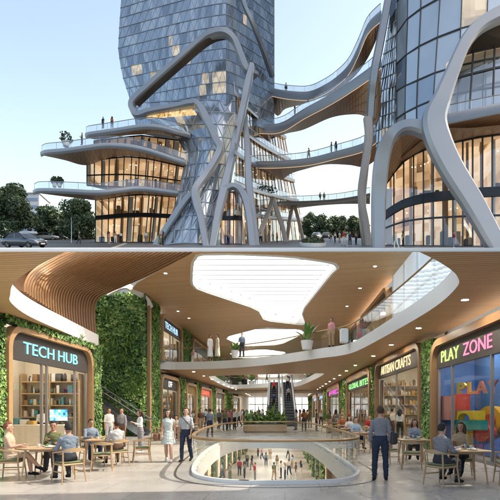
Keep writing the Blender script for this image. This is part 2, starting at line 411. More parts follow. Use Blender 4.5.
def lit_front(parent, top, bot, ncol, spand=(), deep=5.0, sp_h=.55, mw=.09, trans=()):
    """tall glazed shopfront with the lit room behind it"""
    g = MB(); fr = MB(); bw = MB(); ce = MB(); fl = MB(); sp = MB(); fu = MB(); lp = MB()
    ts = [i / ncol for i in range(ncol + 1)]
    TT = [P(*lin(top, t)) for t in ts]; BB = [P(*lin(bot, t)) for t in ts]
    dv = V((0, deep, deep * 178 / F))
    for i in range(ncol):
        g.quad(BB[i], BB[i + 1], TT[i + 1], TT[i])
        bw.quad(BB[i] + dv, BB[i + 1] + dv, TT[i + 1] + dv, TT[i] + dv)
        ce.quad(TT[i], TT[i + 1], TT[i + 1] + dv, TT[i] + dv); fl.quad(BB[i], BB[i + 1], BB[i + 1] + dv, BB[i] + dv)
    for i in (0, ncol): bw.quad(BB[i], BB[i] + dv, TT[i] + dv, TT[i])
    for i in range(ncol + 1): fr.beam(BB[i], TT[i], mw, .22, up=(0, 1, 0))
    for k in (0, 1) + tuple(trans):
        for i in range(ncol): fr.beam(BB[i].lerp(TT[i], k), BB[i + 1].lerp(TT[i + 1], k), .2, mw * 1.3)
    cl = MB()
    for i in range(1, ncol, 2):
        q = R.uniform(.25, .8); c = BB[i].lerp(BB[i + 1], .5) + dv * q; c2 = TT[i].lerp(TT[i + 1], .5) + dv * q; cl.beam(c, c2, R.choice((.2, .3, .6)), .3, up=(0, 1, 0), mi=R.randrange(3))
    for i in range(ncol):
        if R.random() < .22: a = BB[i] + dv * .04; b = BB[i].lerp(BB[i + 1], R.uniform(.3, .9)) + dv * .04; hh_ = TT[i] - BB[i]; cl.quad(a + hh_ * .03, b + hh_ * .03, b + hh_ * .97, a + hh_ * .97, 3)
    part('room_fittings', cl, [M('room_column', (.4, .28, .17), .6), M('room_panel_dark', (.26, .18, .11), .6), M('room_panel_pale', (.62, .5, .36), .6), M('curtain', (.68, .62, .54), .8, var=.25, scale=6, emit=.12)], parent, kind='stuff')
    for k in spand:
        for i in range(ncol):
            a, b = BB[i].lerp(TT[i], k), BB[i + 1].lerp(TT[i + 1], k)
            sp.beam(a, b, .3, sp_h); fl.quad(a, b, b + dv, a + dv); ce.quad(a - V((0, 0, .2)), b - V((0, 0, .2)), b + dv - V((0, 0, .2)), a + dv - V((0, 0, .2)))
    lev = [0] + list(spand)
    for k in lev:
        for _ in range(max(4, int(ncol * .8))):
            t = R.uniform(.03, .97); j = min(ncol - 1, int(t * ncol)); q = R.uniform(.15, .9)
            p = BB[j].lerp(BB[j + 1], t * ncol - j).lerp(TT[j].lerp(TT[j + 1], t * ncol - j), k) + dv * q
            hh = R.choice((.75, .9, 1.1, 1.6)); fu.rbox(p + V((0, 0, hh / 2 + .1)), (R.uniform(.3, .8), .4, hh), .05, mi=R.randrange(3))
            pt = p + V((0, 0, (TT[j].z - BB[j].z) / (len(lev)) * .78))
            lp.ell(pt, (.08, .08, .08), 6, 4)
    part('interior_wall', bw, ROOMW, parent); part('room_ceiling', ce, M('room_ceil', (.6, .42, .25), .6, emit=.5), parent); part('room_floor', fl, ROOMF, parent)
    part('furniture', fu, [FURN, M('furniture_pale', (.5, .42, .33), .6), M('furniture_green', (.06, .10, .05), .7)], parent, kind='stuff'); part('pendant_lights', lp, EM('pendant', (1, .8, .5), 4.0), parent, kind='stuff')
    part('shop_glass', g, XG, parent); part('mullions', fr, MULL, parent, kind='stuff')
    if spand: part('spandrel', sp, DARK, parent)

# ---- ground
PLAZA = FLOORM('plaza_paving', (.12, .135, .155), (.15, .165, .185), (2.4, 1.2), .45, (.09, .095, .1))
ROADM = M('asphalt', (.05, .053, .058), .55, var=.25, scale=3, bump=.2)
def slope_sheet(poly, lift=0.0):
    mb = MB(); mb.poly([V((x, d, slope_z(d) + lift)) for x, d in poly]); return mb
struct('ground', slope_sheet([(-900, 43.2), (900, 43.2), (900, 1400), (-900, 1400)]), M('hillside_ground', (.11, .12, .115), .8, var=.2, scale=.05))
struct('plaza', slope_sheet([(-16, 43.22), (120, 43.22), (120, 160), (-30, 160)], .004), PLAZA)
struct('road', slope_sheet([(-160, 43.21), (-17, 43.21), (-22, 62), (-160, 62)], .006), ROADM)
kb = MB(); kb.beam(V((-16.6, 43.25, slope_z(43.25) + .06)), V((-22, 62.3, slope_z(62.3) + .06)), .3, .13); struct('kerb', kb, M('kerb_stone', (.33, .33, .33), .7))
rw = MB(); rw.box((0, 43.4, 13.2), (130, .3, 7.5)); struct('retaining_wall', rw, M('retaining_concrete', (.4, .4, .39), .8, bump=.2))

# ---- left tower
LT = thing('glass_tower', 'tall twisted glass tower with diagonal lattice facade, three terraces at its left foot', 'tower', P(180, 244, 66))
def edge_x(tab, y):
    for (y0, x0), (y1, x1) in zip(tab, tab[1:]):
        if y0 <= y <= y1: return lerp(x0, x1, (y - y0) / (y1 - y0))
    return tab[0][1] if y < tab[0][0] else tab[-1][1]
XL = [(-140, 131), (-35, 124), (0, 121), (30, 119), (50, 118), (75, 122), (100, 130), (116, 134), (125, 136)]
grid = []
for yc in [116 - 11.3 * k for k in range(20)]:
    H = (232 - yc) * 65 / F; row = []
    for i in range(31):
        f = i / 30; d = 65 + 8.0 * (1 - f) ** 1.35; y = 232 - H * F / d
        row.append((lerp(edge_x(XL, y), 226, f), y, d))
    for i in range(1, 15):
        f = i / 14; d = 65 + 11 * f ** 1.25; y = 232 - H * F / d
        row.append((lerp(226, 274, f), y, d))
    grid.append([P(*q) for q in row])
mb = MB(); panels(mb, grid, (6, 3, 4, .04), .014, lambda r, c, k: 3 if ((r in (2, 3) and 22 <= c <= 29) or (r == 4 and 8 <= c <= 13) or (r in (6, 7) and c in (14, 15, 16, 23)) or (r == 5 and c in (3, 4, 5, 19))) and R.random() < .75 else k)
part('curtain_wall', mb, XGLASS, LT)
mb = MB(); gridlines(mb, grid, .11, 0, .12, .035); part('lattice', mb, M('lattice_steel', (.33, .37, .42), .4, metal=.4), LT)
bk = MB()
cr = [V(p) for p in (grid[0][0], grid[0][30], grid[0][-1])]
bx = [cr[0] + V((0, 3, 1)), cr[1] + V((0, 4, 1)), cr[2] + V((0, 3, 1)), cr[2] + V((-4, 18, 8)), cr[0] + V((6, 18, 8))]
tz = grid[-1][30].z
bk.loft([[p for p in bx], [V((p.x, p.y, tz + (p.y - cr[1].y) * .4)) for p in bx]]); part('core', bk, M('tower_core', (.06, .07, .085), .6), LT)
# twisted lower body
rows = [(100, 138, 72.5, 205, 65.5, 246, 68), (112, 142, 71.5, 205, 64.5, 245, 67), (124, 158, 70, 205, 63.5, 243, 66), (137, 178, 68, 210, 63, 240, 65.5),
        (150, 185, 67, 210, 62.3, 237, 65), (163, 184, 66, 207, 61.5, 233, 64), (176, 181, 65, 204, 60.5, 229, 63), (189, 179, 64, 202, 59.5, 226, 62),
        (202, 175, 62.5, 199, 58.5, 222, 61), (215, 170, 61.5, 196, 57.5, 219, 60), (229, 164, 61, 190, 56.5, 216, 59), (243, 158, 60.5, 186, 56, 213, 58)]
grid = []
for (y, xl, dl, xm, dm, xr, dr) in rows:
    row = []
    for i in range(15):
        t = i / 14; q = lambda a, b, c: a * (1 - t) * (1 - 2 * t) + 4 * b * t * (1 - t) + c * t * (2 * t - 1)
        row.append(P(q(xl, xm, xr), y + 3 * (2 * t - 1) ** 2, q(dl, dm, dr)))
    grid.append(row)
mb = MB(); panels(mb, grid, (5, 3, 4, .5), .03); part('twisted_curtain_wall', mb, XGLASS, LT)
mb = MB(); gridlines(mb, grid, .12, 0, .16, .08); part('lattice', mb, MC['lattice_steel'], LT)
# exoskeleton
lit_front(LT, [(221, 192, 60.6), (242, 192, 61)], [(221, 244.3, 60.6), (242, 244.2, 61)], 5, (.5,), 4, .5, .1)
for pts, dp in (
    ([(136, 113, 65.8, 5), (132, 108, 65.6, 7), (134, 101, 65.4, 8), (150, 86, 64.5, 7.5), (178, 61, 63.5, 7.5), (200, 42, 62.8, 7.5), (212, 34.5, 62.2, 8), (224, 33, 62, 8), (234, 40, 62.3, 8), (241, 56, 62.8, 8), (247, 70, 63, 7.5), (256, 76, 64, 5)], 1.6),
    ([(131, 108, 65.6, 5), (137, 115.5, 65.2, 7), (150, 112, 64.6, 6.5), (175, 107.5, 63.4, 6.5), (192, 104, 62.3, 7), (199, 106, 61.8, 8), (208, 122, 61, 9), (216, 140, 60.4, 9), (220, 150, 60, 9), (214, 163, 59.5, 9), (205, 177, 59, 9), (196, 191, 58, 10), (197, 204, 57.2, 10), (202, 222, 56, 9), (206.6, 250, 54.5, 8)], 1.5),
    ([(252, 66, 62.5, 6), (248, 84, 62, 9), (243, 108, 61.3, 9), (238, 130, 60.6, 9), (231, 162, 59.4, 9), (225, 187, 58.2, 11), (219, 212, 57, 9.5), (212, 250, 55, 8)], 1.5),
    ([(196, 190, 58, 7), (184, 203, 58.5, 8), (171, 222, 59, 8), (155, 247, 59.5, 7)], 1.2),
    ([(224, 190, 58, 8), (233, 186.5, 58, 7), (241, 191, 58, 8), (247, 205, 57.6, 9), (250, 222, 57, 9), (252.4, 249, 56.3, 8)], 1.3),
    ([(243, 108, 63, 6), (247, 140, 62, 7), (248, 165, 60, 8), (249, 185, 59, 9), (252, 210, 58, 9), (256.6, 248, 57, 8)], 1.3),
    ([(240, -30, 65.5, 4), (243, 0, 66, 5), (252, 22, 67, 5), (262, 47, 69.5, 5), (272, 76, 74, 5)], 1.2)):
    exo('exoskeleton_member', pts, LT, dp)
exo('shaded_reveal', [(137, 105, 65.6, 1), (151, 90.5, 64.8, 4), (179, 65.5, 63.8, 4.2), (201, 46.5, 63, 4), (214, 38.5, 62.6, 2.5), (225, 36.5, 62.4, .6)], LT, 1.5, M('shaded_bronze_reveal', (.085, .06, .04), .4, metal=.4, var=.4))  # bronze reveal strip, the shadow under the rib put into its dark colour
mb = MB(); a = [P(*q) for q in ((145, 112, 65), (193, 108, 63), (197, 115, 62.6), (147, 119, 65))]; mb.quad(*a); part('lit_reveal', mb, LIT('lit_reveal', [(.2, .1, .04), (.8, .45, .16), (1, .75, .4)], .7, (2, 2, 2)), LT)
# terraces and shopfronts at the left foot
D3 = terrace('terrace', LT, [(33.5, 190, 66), (36, 188.3, 65), (50, 188, 63.8), (75, 189, 62.6), (98, 190, 62.2), (121, 187.5, 63), (142, 186, 64), (180, 191, 65)], .72,
             [(35.5, 192.8, 69), (60, 196, 70), (85, 199, 70.5), (97, 200, 71), (125, 195.5, 71.5), (145, 194.5, 71.5), (180, 197.5, 71)])
D2 = terrace('terrace', LT, [(41, 151.5, 66), (46, 149.6, 65), (64, 148, 63.6), (86, 145, 62.8), (105, 142.7, 62.8), (125, 143.4, 63), (145, 147, 63.5), (166, 153.5, 64), (186, 160, 65)], .78,
             [(43, 155.5, 69), (64, 160, 70), (86, 165.3, 70.5), (107, 158.5, 71), (128, 156, 71.5), (150, 159, 71.5), (187, 167, 71)])
D1 = terrace('terrace', LT, [(85.5, 133, 66.5), (90, 131.6, 65.6), (115, 128, 64.4), (142, 124, 63.6), (159, 124.6, 63.6), (175, 128.5, 64), (191, 133, 65)], .75,
             [(88, 138, 70), (99, 139.5, 70.5), (125, 135.5, 71), (142, 134.4, 71), (158, 134, 71), (192, 141, 70.5)])
lit_front(LT, [(95.5, 200, 71), (125, 195.5, 71.3), (145, 194.5, 71.2), (176, 197, 70.8)], [(95.5, 242.4, 71), (170, 242.6, 70.8)], 12, (.575,), 6, .6, .1)
lit_front(LT, [(87, 161.5, 71), (107, 158.5, 71), (128, 156.5, 71.2), (150, 159, 71.2), (184, 167, 70.8)], [(87, 185.5, 71), (122, 187, 71.2), (181, 191.5, 70.8)], 13, (), 6, .4, .1, (.42,))
lit_front(LT, [(94, 141, 71), (125, 137, 71.4), (142, 135.5, 71.4), (190, 142, 70.8)], [(94, 145, 71), (125, 144, 71.4), (142, 146, 71.4), (188, 160, 70.8)], 12, (), 5, .4, .08)
# right wing seen down the street
WG = thing('glazed_wing', 'lit glazed wing with stacked balconies behind the skybridges, right of the lattice tower', 'building', P(268, 240, 78))
def wing(x, H):
    d = 60.5 + (x - 236) * .56; return (x, 232 - H * F / d, d)
def xr(H): return 304 - max(0, H) * 1.05
levs = [-1.75, 2.6, 6.6, 10.6, 14.6, 18.6]
for a, b in zip(levs, levs[1:]):
    lit_front(WG, [wing(lerp(236, xr(b), t / 6), b) for t in range(7)], [wing(lerp(236, xr(a), t / 6), a) for t in range(7)], 18, (), 5, .4, .1)
for i, h in enumerate(levs[1:]):
    fr = [wing(lerp(234, xr(h) + 2, t / 6), h + .35) for t in range(7)]
    terrace('balcony', WG, [(q[0], q[1], q[2] - 1.3) for q in fr], .6, [(q[0], q[1] + 3.6, q[2] + .4) for q in fr], 18, 1.0, bulge=.15)
for pts in ([(273, 198, 76, 5), (268, 213, 74.6, 5.5), (260, 234, 72.5, 6), (258.6, 245, 72.5, 6)], [(273, 198, 76, 5), (277, 211, 76.4, 5.5), (283, 229, 77, 5.5), (286, 245, 77, 5.5)],
            [(293.5, 203, 86, 4), (290, 218, 84.6, 4.5), (286.6, 244, 83.2, 4.5)], [(293.5, 203, 86, 4), (298, 218, 87, 4), (304, 244, 88, 4)], [(236, 190, 61, 6), (240, 215, 62, 6), (243.4, 248, 63, 6)]):
    exo('raking_column', pts, WG, .9, M('warm_column', (.40, .36, .33), .4, metal=.2))
for (x, H) in ((262, 6.9), (270, 6.9), (279, 10.9), (285, 10.9)):   # balcony planting
    q = wing(x, H); p = P(q[0], q[1], q[2] - .7); mb = MB(); pts = [p + V((R.gauss(0, .5), R.gauss(0, .35), abs(R.gauss(0, .5)) + .2)) for _ in range(160)]
    leaves(mb, pts, (0, 0, 1), .2); solo('balcony_shrub', mb, TREEL, {262: 'first dark shrub on the lower lit balcony behind the bridges', 270: 'second dark shrub on the lower balcony, nearer the street end', 279: 'green shrub trailing on the upper balcony above the lowest bridge', 285: 'small shrub at the far end of the upper balcony'}[x], 'shrub', p)

# ---- skybridges
BR = [('topmost skybridge sweeping steeply up to the right tower', [(250, 76, 78), (259, 84, 77), (275, 88.5, 75), (292, 91, 73), (309, 91.2, 71), (323, 85.5, 68), (336, 77, 66), (349, 64, 63), (359, 44, 60), (368, 23, 58), (381, 10, 55)], 1.35,
       [(254, 90, 84), (266, 100, 84), (277, 116, 84), (285, 109, 83), (300, 105, 80), (318, 99, 74), (335, 92, 70), (352, 79, 67), (363, 66, 64), (372, 50, 60), (381, 28, 58)]),
      ('second skybridge with a glowing edge, broad timber belly meeting the right tower', [(238, 122, 76), (259, 124, 74), (281, 122.5, 71), (304, 108.5, 67), (325, 97, 64), (346, 84, 61), (371, 66, 57), (381, 55, 55)], 1.5,
       [(244, 134, 84), (257, 140, 84), (268, 149, 84), (273, 139, 83), (287, 133.5, 80), (304, 129.5, 76), (330, 118, 70), (350, 114.5, 66), (364, 116, 62), (374, 126, 59), (381, 110, 58)]),
      ('third skybridge from the top, nearly level, three people on it', [(238, 160, 74), (262, 161, 72), (282, 160.5, 70), (310, 157.5, 67), (336, 151, 64), (362, 143.5, 60), (376, 134, 57)], 1.1,
       [(246, 168, 84), (265, 174, 84), (281, 179.5, 84), (290, 174, 82), (304, 169.5, 79), (326, 164.5, 74), (349, 165, 69), (364, 167, 65), (376, 160, 61)]),
      ('lowest and thinnest skybridge crossing just above the street trees', [(270, 201, 86), (300, 201, 84), (330, 199.5, 80), (350, 197, 77), (370, 193, 74)], .85,
       [(276, 206.5, 92), (291, 208.5, 92), (320, 205.5, 90), (345, 204, 86), (370, 204, 82)])]
for i, (lab, fr, th, bk) in enumerate(BR):
    q = fr[len(fr) // 2]; B = thing('skybridge', lab, 'bridge', P(*q), 'skybridges between the two towers')
    terrace('deck', B, fr, th, bk, 48, 1.05, led=i < 3)

# ---- right tower
RT = RT_ = thing('curved_tower', 'curved glass tower with a giant pale arch at its foot on the right', 'tower', P(430, 247, 50))
colx = [(397, 396.5, 54), (408, 405, 52), (421, 416.5, 50.6), (440, 433, 49.4), (462, 457, 48.6), (488, 482, 48.2), (514, 508, 48)]
rowsy = [[-64, -74, -83, -92, -98, -103, -106], [-30, -42, -53, -63, -70, -75, -78], [2, -10, -20, -28, -36, -42, -46], [34, 19, 9, -2, -10, -16, -20], [64, 55, 46.5, 37.5, 28.6, 22, 17], [91, 86, 80.5, 73, 66, 60, 56], [119, 113, 107, 100, 94, 89, 85], [147, 142, 137, 131, 126, 121, 118]]
grid = []
for ry in rowsy:
    row = [(lerp(a, b, min(1, max(0, y / 100))), y, d) for (a, b, d), y in zip(colx, ry)]
    grid.append([P(*q) for q in row])
grid = grid[::-1]
mb = MB(); panels(mb, grid, (2, 1, 8, 1), .04, lambda r, c, k: 3 if (r in (3, 4) and c in (3, 4, 5) and R.random() < .5) else (k if k < 3 else 0)); part('curtain_wall', mb, XGLASS, RT)
mb = MB(); gridlines(mb, grid, .12, .09, .2); part('mullion_grid', mb, MULL, RT)
# finned flank on the left edge
grid = []
for k in range(17):
    y = 150 - k * 13; row = []
    for i in range(9):
        t = i / 8; x0 = edge_x([(-70, 392), (0, 391), (30, 387), (64, 380), (90, 374), (150, 371)], y); row.append(P(lerp(x0, 398, t), y + 8 * (1 - t), lerp(64, 54, t)))
    grid.append(row)
mb = MB(); panels(mb, grid, (4, 4, 3, .6), .05); part('finned_flank', mb, XGLASS, RT)
mb = MB(); gridlines(mb, grid, .08, .09, .3); part('fins', mb, M('fin_metal', (.16, .17, .19), .4, metal=.5), RT)
exo('corner_beam', [(391, -20, 54, 7), (388, 0, 54, 8), (384, 22, 54, 8.5), (379, 48, 54, 9), (374, 74, 54, 9), (371, 100, 55, 8), (369, 130, 56, 8), (364, 175, 57, 8), (362, 205, 57.4, 8), (366.4, 249, 57.6, 8)], RT, 1.6, M('corner_cladding', (.30, .32, .35), .3, metal=.5))
exo('slender_leg', [(368, 118, 55, 10), (369, 140, 55, 9), (364, 170, 55.5, 8), (361, 195, 56, 7), (366, 225, 56.4, 7), (368.6, 250, 56.5, 7)], RT, 1.0, MC['warm_column'])
SM = [(520, 8, 44.2, 16), (500, 15, 44.2, 15), (480, 26, 44.2, 13.5), (467, 40, 44.2, 13.5), (459, 55, 44.2, 14), (450, 77, 44.2, 16), (441, 100, 44.2, 20), (434, 120, 44.3, 26)]
exo('arch_limb', SM + [(438, 140, 44.4, 27), (451, 168, 44.4, 25), (473, 204, 44.1, 23), (494, 242, 43.9, 20), (499, 250, 43.9, 20)], RT, 1.8)
exo('arch_left_leg', [(440, 140, 44.9, 12), (426, 131, 45, 15), (409, 127, 45.4, 12), (395, 132.5, 46, 13.5), (385.5, 147, 46.8, 15.5), (380.5, 170, 47.6, 16), (378.5, 205, 48.6, 15), (378, 253, 49, 13.5)], RT, 1.8)
# hall under the arch
lit_front(RT, [(384, 187, 55), (392, 175, 54), (402, 162.5, 53), (413, 155, 52), (426, 149, 51), (450, 143, 50), (480, 137, 49), (512, 133, 48)], [(384, 245.6, 55), (426, 246.4, 51.6), (470, 247, 50), (512, 248, 49)], 13, (.5,), 7, 1.0, .12, (.29,))
terrace('terrace', RT, [(440, 115, 45.6), (446, 114, 45.5), (470, 109, 45.3), (500, 103, 45.1), (520, 100, 45)], 1.05, [(384, 172, 55), (402, 150, 53), (426, 141, 51), (450, 137, 50), (480, 134, 49), (520, 131, 48)], 30, 1.0, bulge=.1, lip=M('terrace_fascia', (.20, .23, .27), .35, metal=.4))
so = MB(); a = [P(*q) for q in ((384, 188, 55.2), (402, 163, 53.2), (426, 149, 51.2), (480, 137, 49.2), (512, 133, 48.2))]; b = [P(*q) for q in ((383, 150, 47), (402, 128, 45.8), (430, 128, 45), (470, 128, 46), (512, 124, 46))]
for i in range(4): so.quad(b[i], b[i + 1], a[i + 1], a[i])
part('arch_soffit', so, XSOF, RT)
lit_front(RT, [(452, 58, 47.3), (470, 52, 47.1), (500, 44, 46.9), (516, 42, 46.8)], [(446, 116, 47.4), (470, 111, 47.2), (500, 104, 46.9), (516, 101, 46.8)], 3, (), 5, .4, .14, (.62,))
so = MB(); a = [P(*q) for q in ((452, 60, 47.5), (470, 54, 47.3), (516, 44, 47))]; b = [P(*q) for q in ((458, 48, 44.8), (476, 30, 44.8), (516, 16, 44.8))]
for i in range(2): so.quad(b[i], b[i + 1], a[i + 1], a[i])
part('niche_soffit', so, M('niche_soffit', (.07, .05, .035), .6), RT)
sh = MB(); sh.prism([(13.5, 58), (26, 100), (60, 100), (60, 50), (15, 52)], 52, 150); part('shading_shaft', sh, XGLASS[1], RT)  # unseen upper body, shaped tall to shade the plaza and left tower

# ---- planting, street furniture
def broad_tree(x, yb, d, w, top, label, n=2600, seed=1, group=None, leaf=.36):
    rr = random.Random(seed); b = P(x, yb, d); wm = w * d / F; hm = (yb - top) * d / F
    t = thing('broadleaf_tree', label, 'tree', b, group)
    mb = MB(); mb.tube([b, b + V((.1, 0, hm * .3)), b + V((-.1, .1, hm * .75))], [.22, .17, .06], 8)
    cl = []
    n = int(n * 2.9)
    for k in range(26):
        a = rr.uniform(0, 6.28); r = wm * .5 * rr.uniform(.25, .8); h = hm * rr.uniform(.16, .86)
        r *= (1 - abs(h / hm - .45) * .9)
        c = b + V((r * math.cos(a), r * math.sin(a) * .8, h)); cl.append((c, wm * rr.uniform(.14, .24)))
        mb.tube([b + V((0, 0, hm * .25)), b.lerp(c, .5) + V((0, 0, hm * .12)), c], [.09, .06, .02], 5)
    part('trunk', mb, BARK, t)
    lv = MB(); pts = []; nn = []
    for k in range(n):
        c, r = rr.choice(cl); u = V((rr.gauss(0, 1), rr.gauss(0, 1), rr.gauss(0, 1))).normalized(); rad = r * rr.uniform(.55, 1.12)
        p = c + V((u.x * rad, u.y * rad, u.z * rad * .8)); pts.append(p); nn.append(u)
    zc = {0: 0}
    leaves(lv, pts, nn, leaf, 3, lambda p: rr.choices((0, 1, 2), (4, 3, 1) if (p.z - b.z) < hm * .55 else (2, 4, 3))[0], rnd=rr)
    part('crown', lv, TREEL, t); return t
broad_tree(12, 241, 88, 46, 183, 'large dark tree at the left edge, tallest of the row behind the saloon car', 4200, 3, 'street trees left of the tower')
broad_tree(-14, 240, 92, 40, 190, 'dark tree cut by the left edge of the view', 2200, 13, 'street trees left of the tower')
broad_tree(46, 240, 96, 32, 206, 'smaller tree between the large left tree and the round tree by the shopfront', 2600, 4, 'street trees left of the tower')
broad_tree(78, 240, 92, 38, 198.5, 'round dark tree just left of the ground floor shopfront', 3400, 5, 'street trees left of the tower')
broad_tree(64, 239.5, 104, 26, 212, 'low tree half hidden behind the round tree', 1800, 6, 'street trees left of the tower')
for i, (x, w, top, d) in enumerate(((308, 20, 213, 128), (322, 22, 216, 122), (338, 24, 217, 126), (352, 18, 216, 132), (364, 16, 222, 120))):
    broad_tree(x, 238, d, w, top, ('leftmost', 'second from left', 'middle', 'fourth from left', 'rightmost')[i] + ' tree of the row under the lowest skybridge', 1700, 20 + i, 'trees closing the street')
hb = MB(); pts = [P(R.uniform(20, 97), R.uniform(236.5, 240), R.uniform(98, 108)) for _ in range(1600)]; leaves(hb, pts, (0, -.3, 1), .4); solo('hedge', hb, TREEL, 'long low dark hedge under the trees at the left', 'hedge', P(58, 240, 100))
ob = thing('office_block', 'pale distant office block glimpsed between the left trees', 'building', P(35, 238, 175))
mb = MB(); c = P(34, 218, 180); mb.box(c, (8.4, 8, 15.5)); part('wall', mb, M('office_wall', (.52, .55, .58), .7), ob)
mb = MB()
for r in range(5): mb.box(c + V((0, -4.02, 5.5 - r * 2.9)), (7.4, .08, 1.3))
part('window_bands', mb, XGLASS[1], ob); mb = MB(); mb.box(c + V((0, 0, 7.95)), (9, 8.6, .4)); part('roof', mb, M('office_roof', (.3, .31, .33), .6), ob)
lampb = GE(71.5, 243); lt = thing('street_lamp', 'slim grey street lamp post before the round tree on the left', 'street lamp', lampb)
mb = MB(); mb.tube([lampb, lampb + V((0, 0, 3.9))], [.07, .045], 8); part('pole', mb, STEEL, lt); mb = MB(); mb.box(lampb + V((.3, 0, 3.93)), (.8, .16, .07)); part('lamp_head', mb, DARK, lt)
def potted(p, r, h, label, cat='planter', seed=1, leaf=.2, n=220):
    rr = random.Random(seed); t = thing('potted_shrub', label, cat, p); mb = MB()
    mb.lathe([(r * .7, 0), (r, h), (r * .9, h), (r * .85, h * .9)], p, 14); part('pot', mb, WHITE, t)
    lv = MB(); pts = []
    for _ in range(n):
        u = V((rr.gauss(0, 1), rr.gauss(0, 1), rr.gauss(0, .8))).normalized() * (r * 1.7 * rr.uniform(.5, 1)); pts.append(p + V((u.x, u.y, h + r * 1.1 + u.z)))
    leaves(lv, pts, (0, 0, 1), leaf, rnd=rr); part('foliage', lv, TREEL, t)
potted(P(66, 146.5, 65), .55, .6, 'round dark shrub in a pot on the middle terrace', seed=2)
potted(P(54.5, 187, 65), .34, .5, 'small potted plant near the tip of the lowest terrace', seed=3)
potted(P(59.5, 187, 65.4), .36, .5, 'second potted plant on the lowest terrace, right beside the first', seed=4)
pb = GE(313, 246.2); pt = thing('island_planter', 'low white oval planter full of shrubs in the middle of the street', 'planter', pb)
sl = .3956
mb = MB(); mb.loft([[pb + V((a * math.cos(k * .26), b * math.sin(k * .26), z + b * math.sin(k * .26) * sl)) for k in range(24)] for a, b, z in ((1.45, 2.2, -.1), (1.6, 2.4, .42), (1.45, 2.2, .42), (1.4, 2.1, .3))]); part('bowl', mb, WHITE, pt, smooth=True)
lv = MB(); pts = []
for _ in range(900):
    a = R.uniform(0, 6.28); r = math.sqrt(R.random()); y = 2 * r * math.sin(a); pts.append(pb + V((1.3 * r * math.cos(a), y, .45 + y * sl + abs(R.gauss(0, .32)) * (1.4 - r))))
leaves(lv, pts, (0, 0, 1), .2, 4, lambda p: R.choices((0, 1, 2, 3), (3, 4, 2, .7))[0]); part('shrubs', lv, TREEL + [M('flower_rust', (.35, .10, .04), .6)], pt)

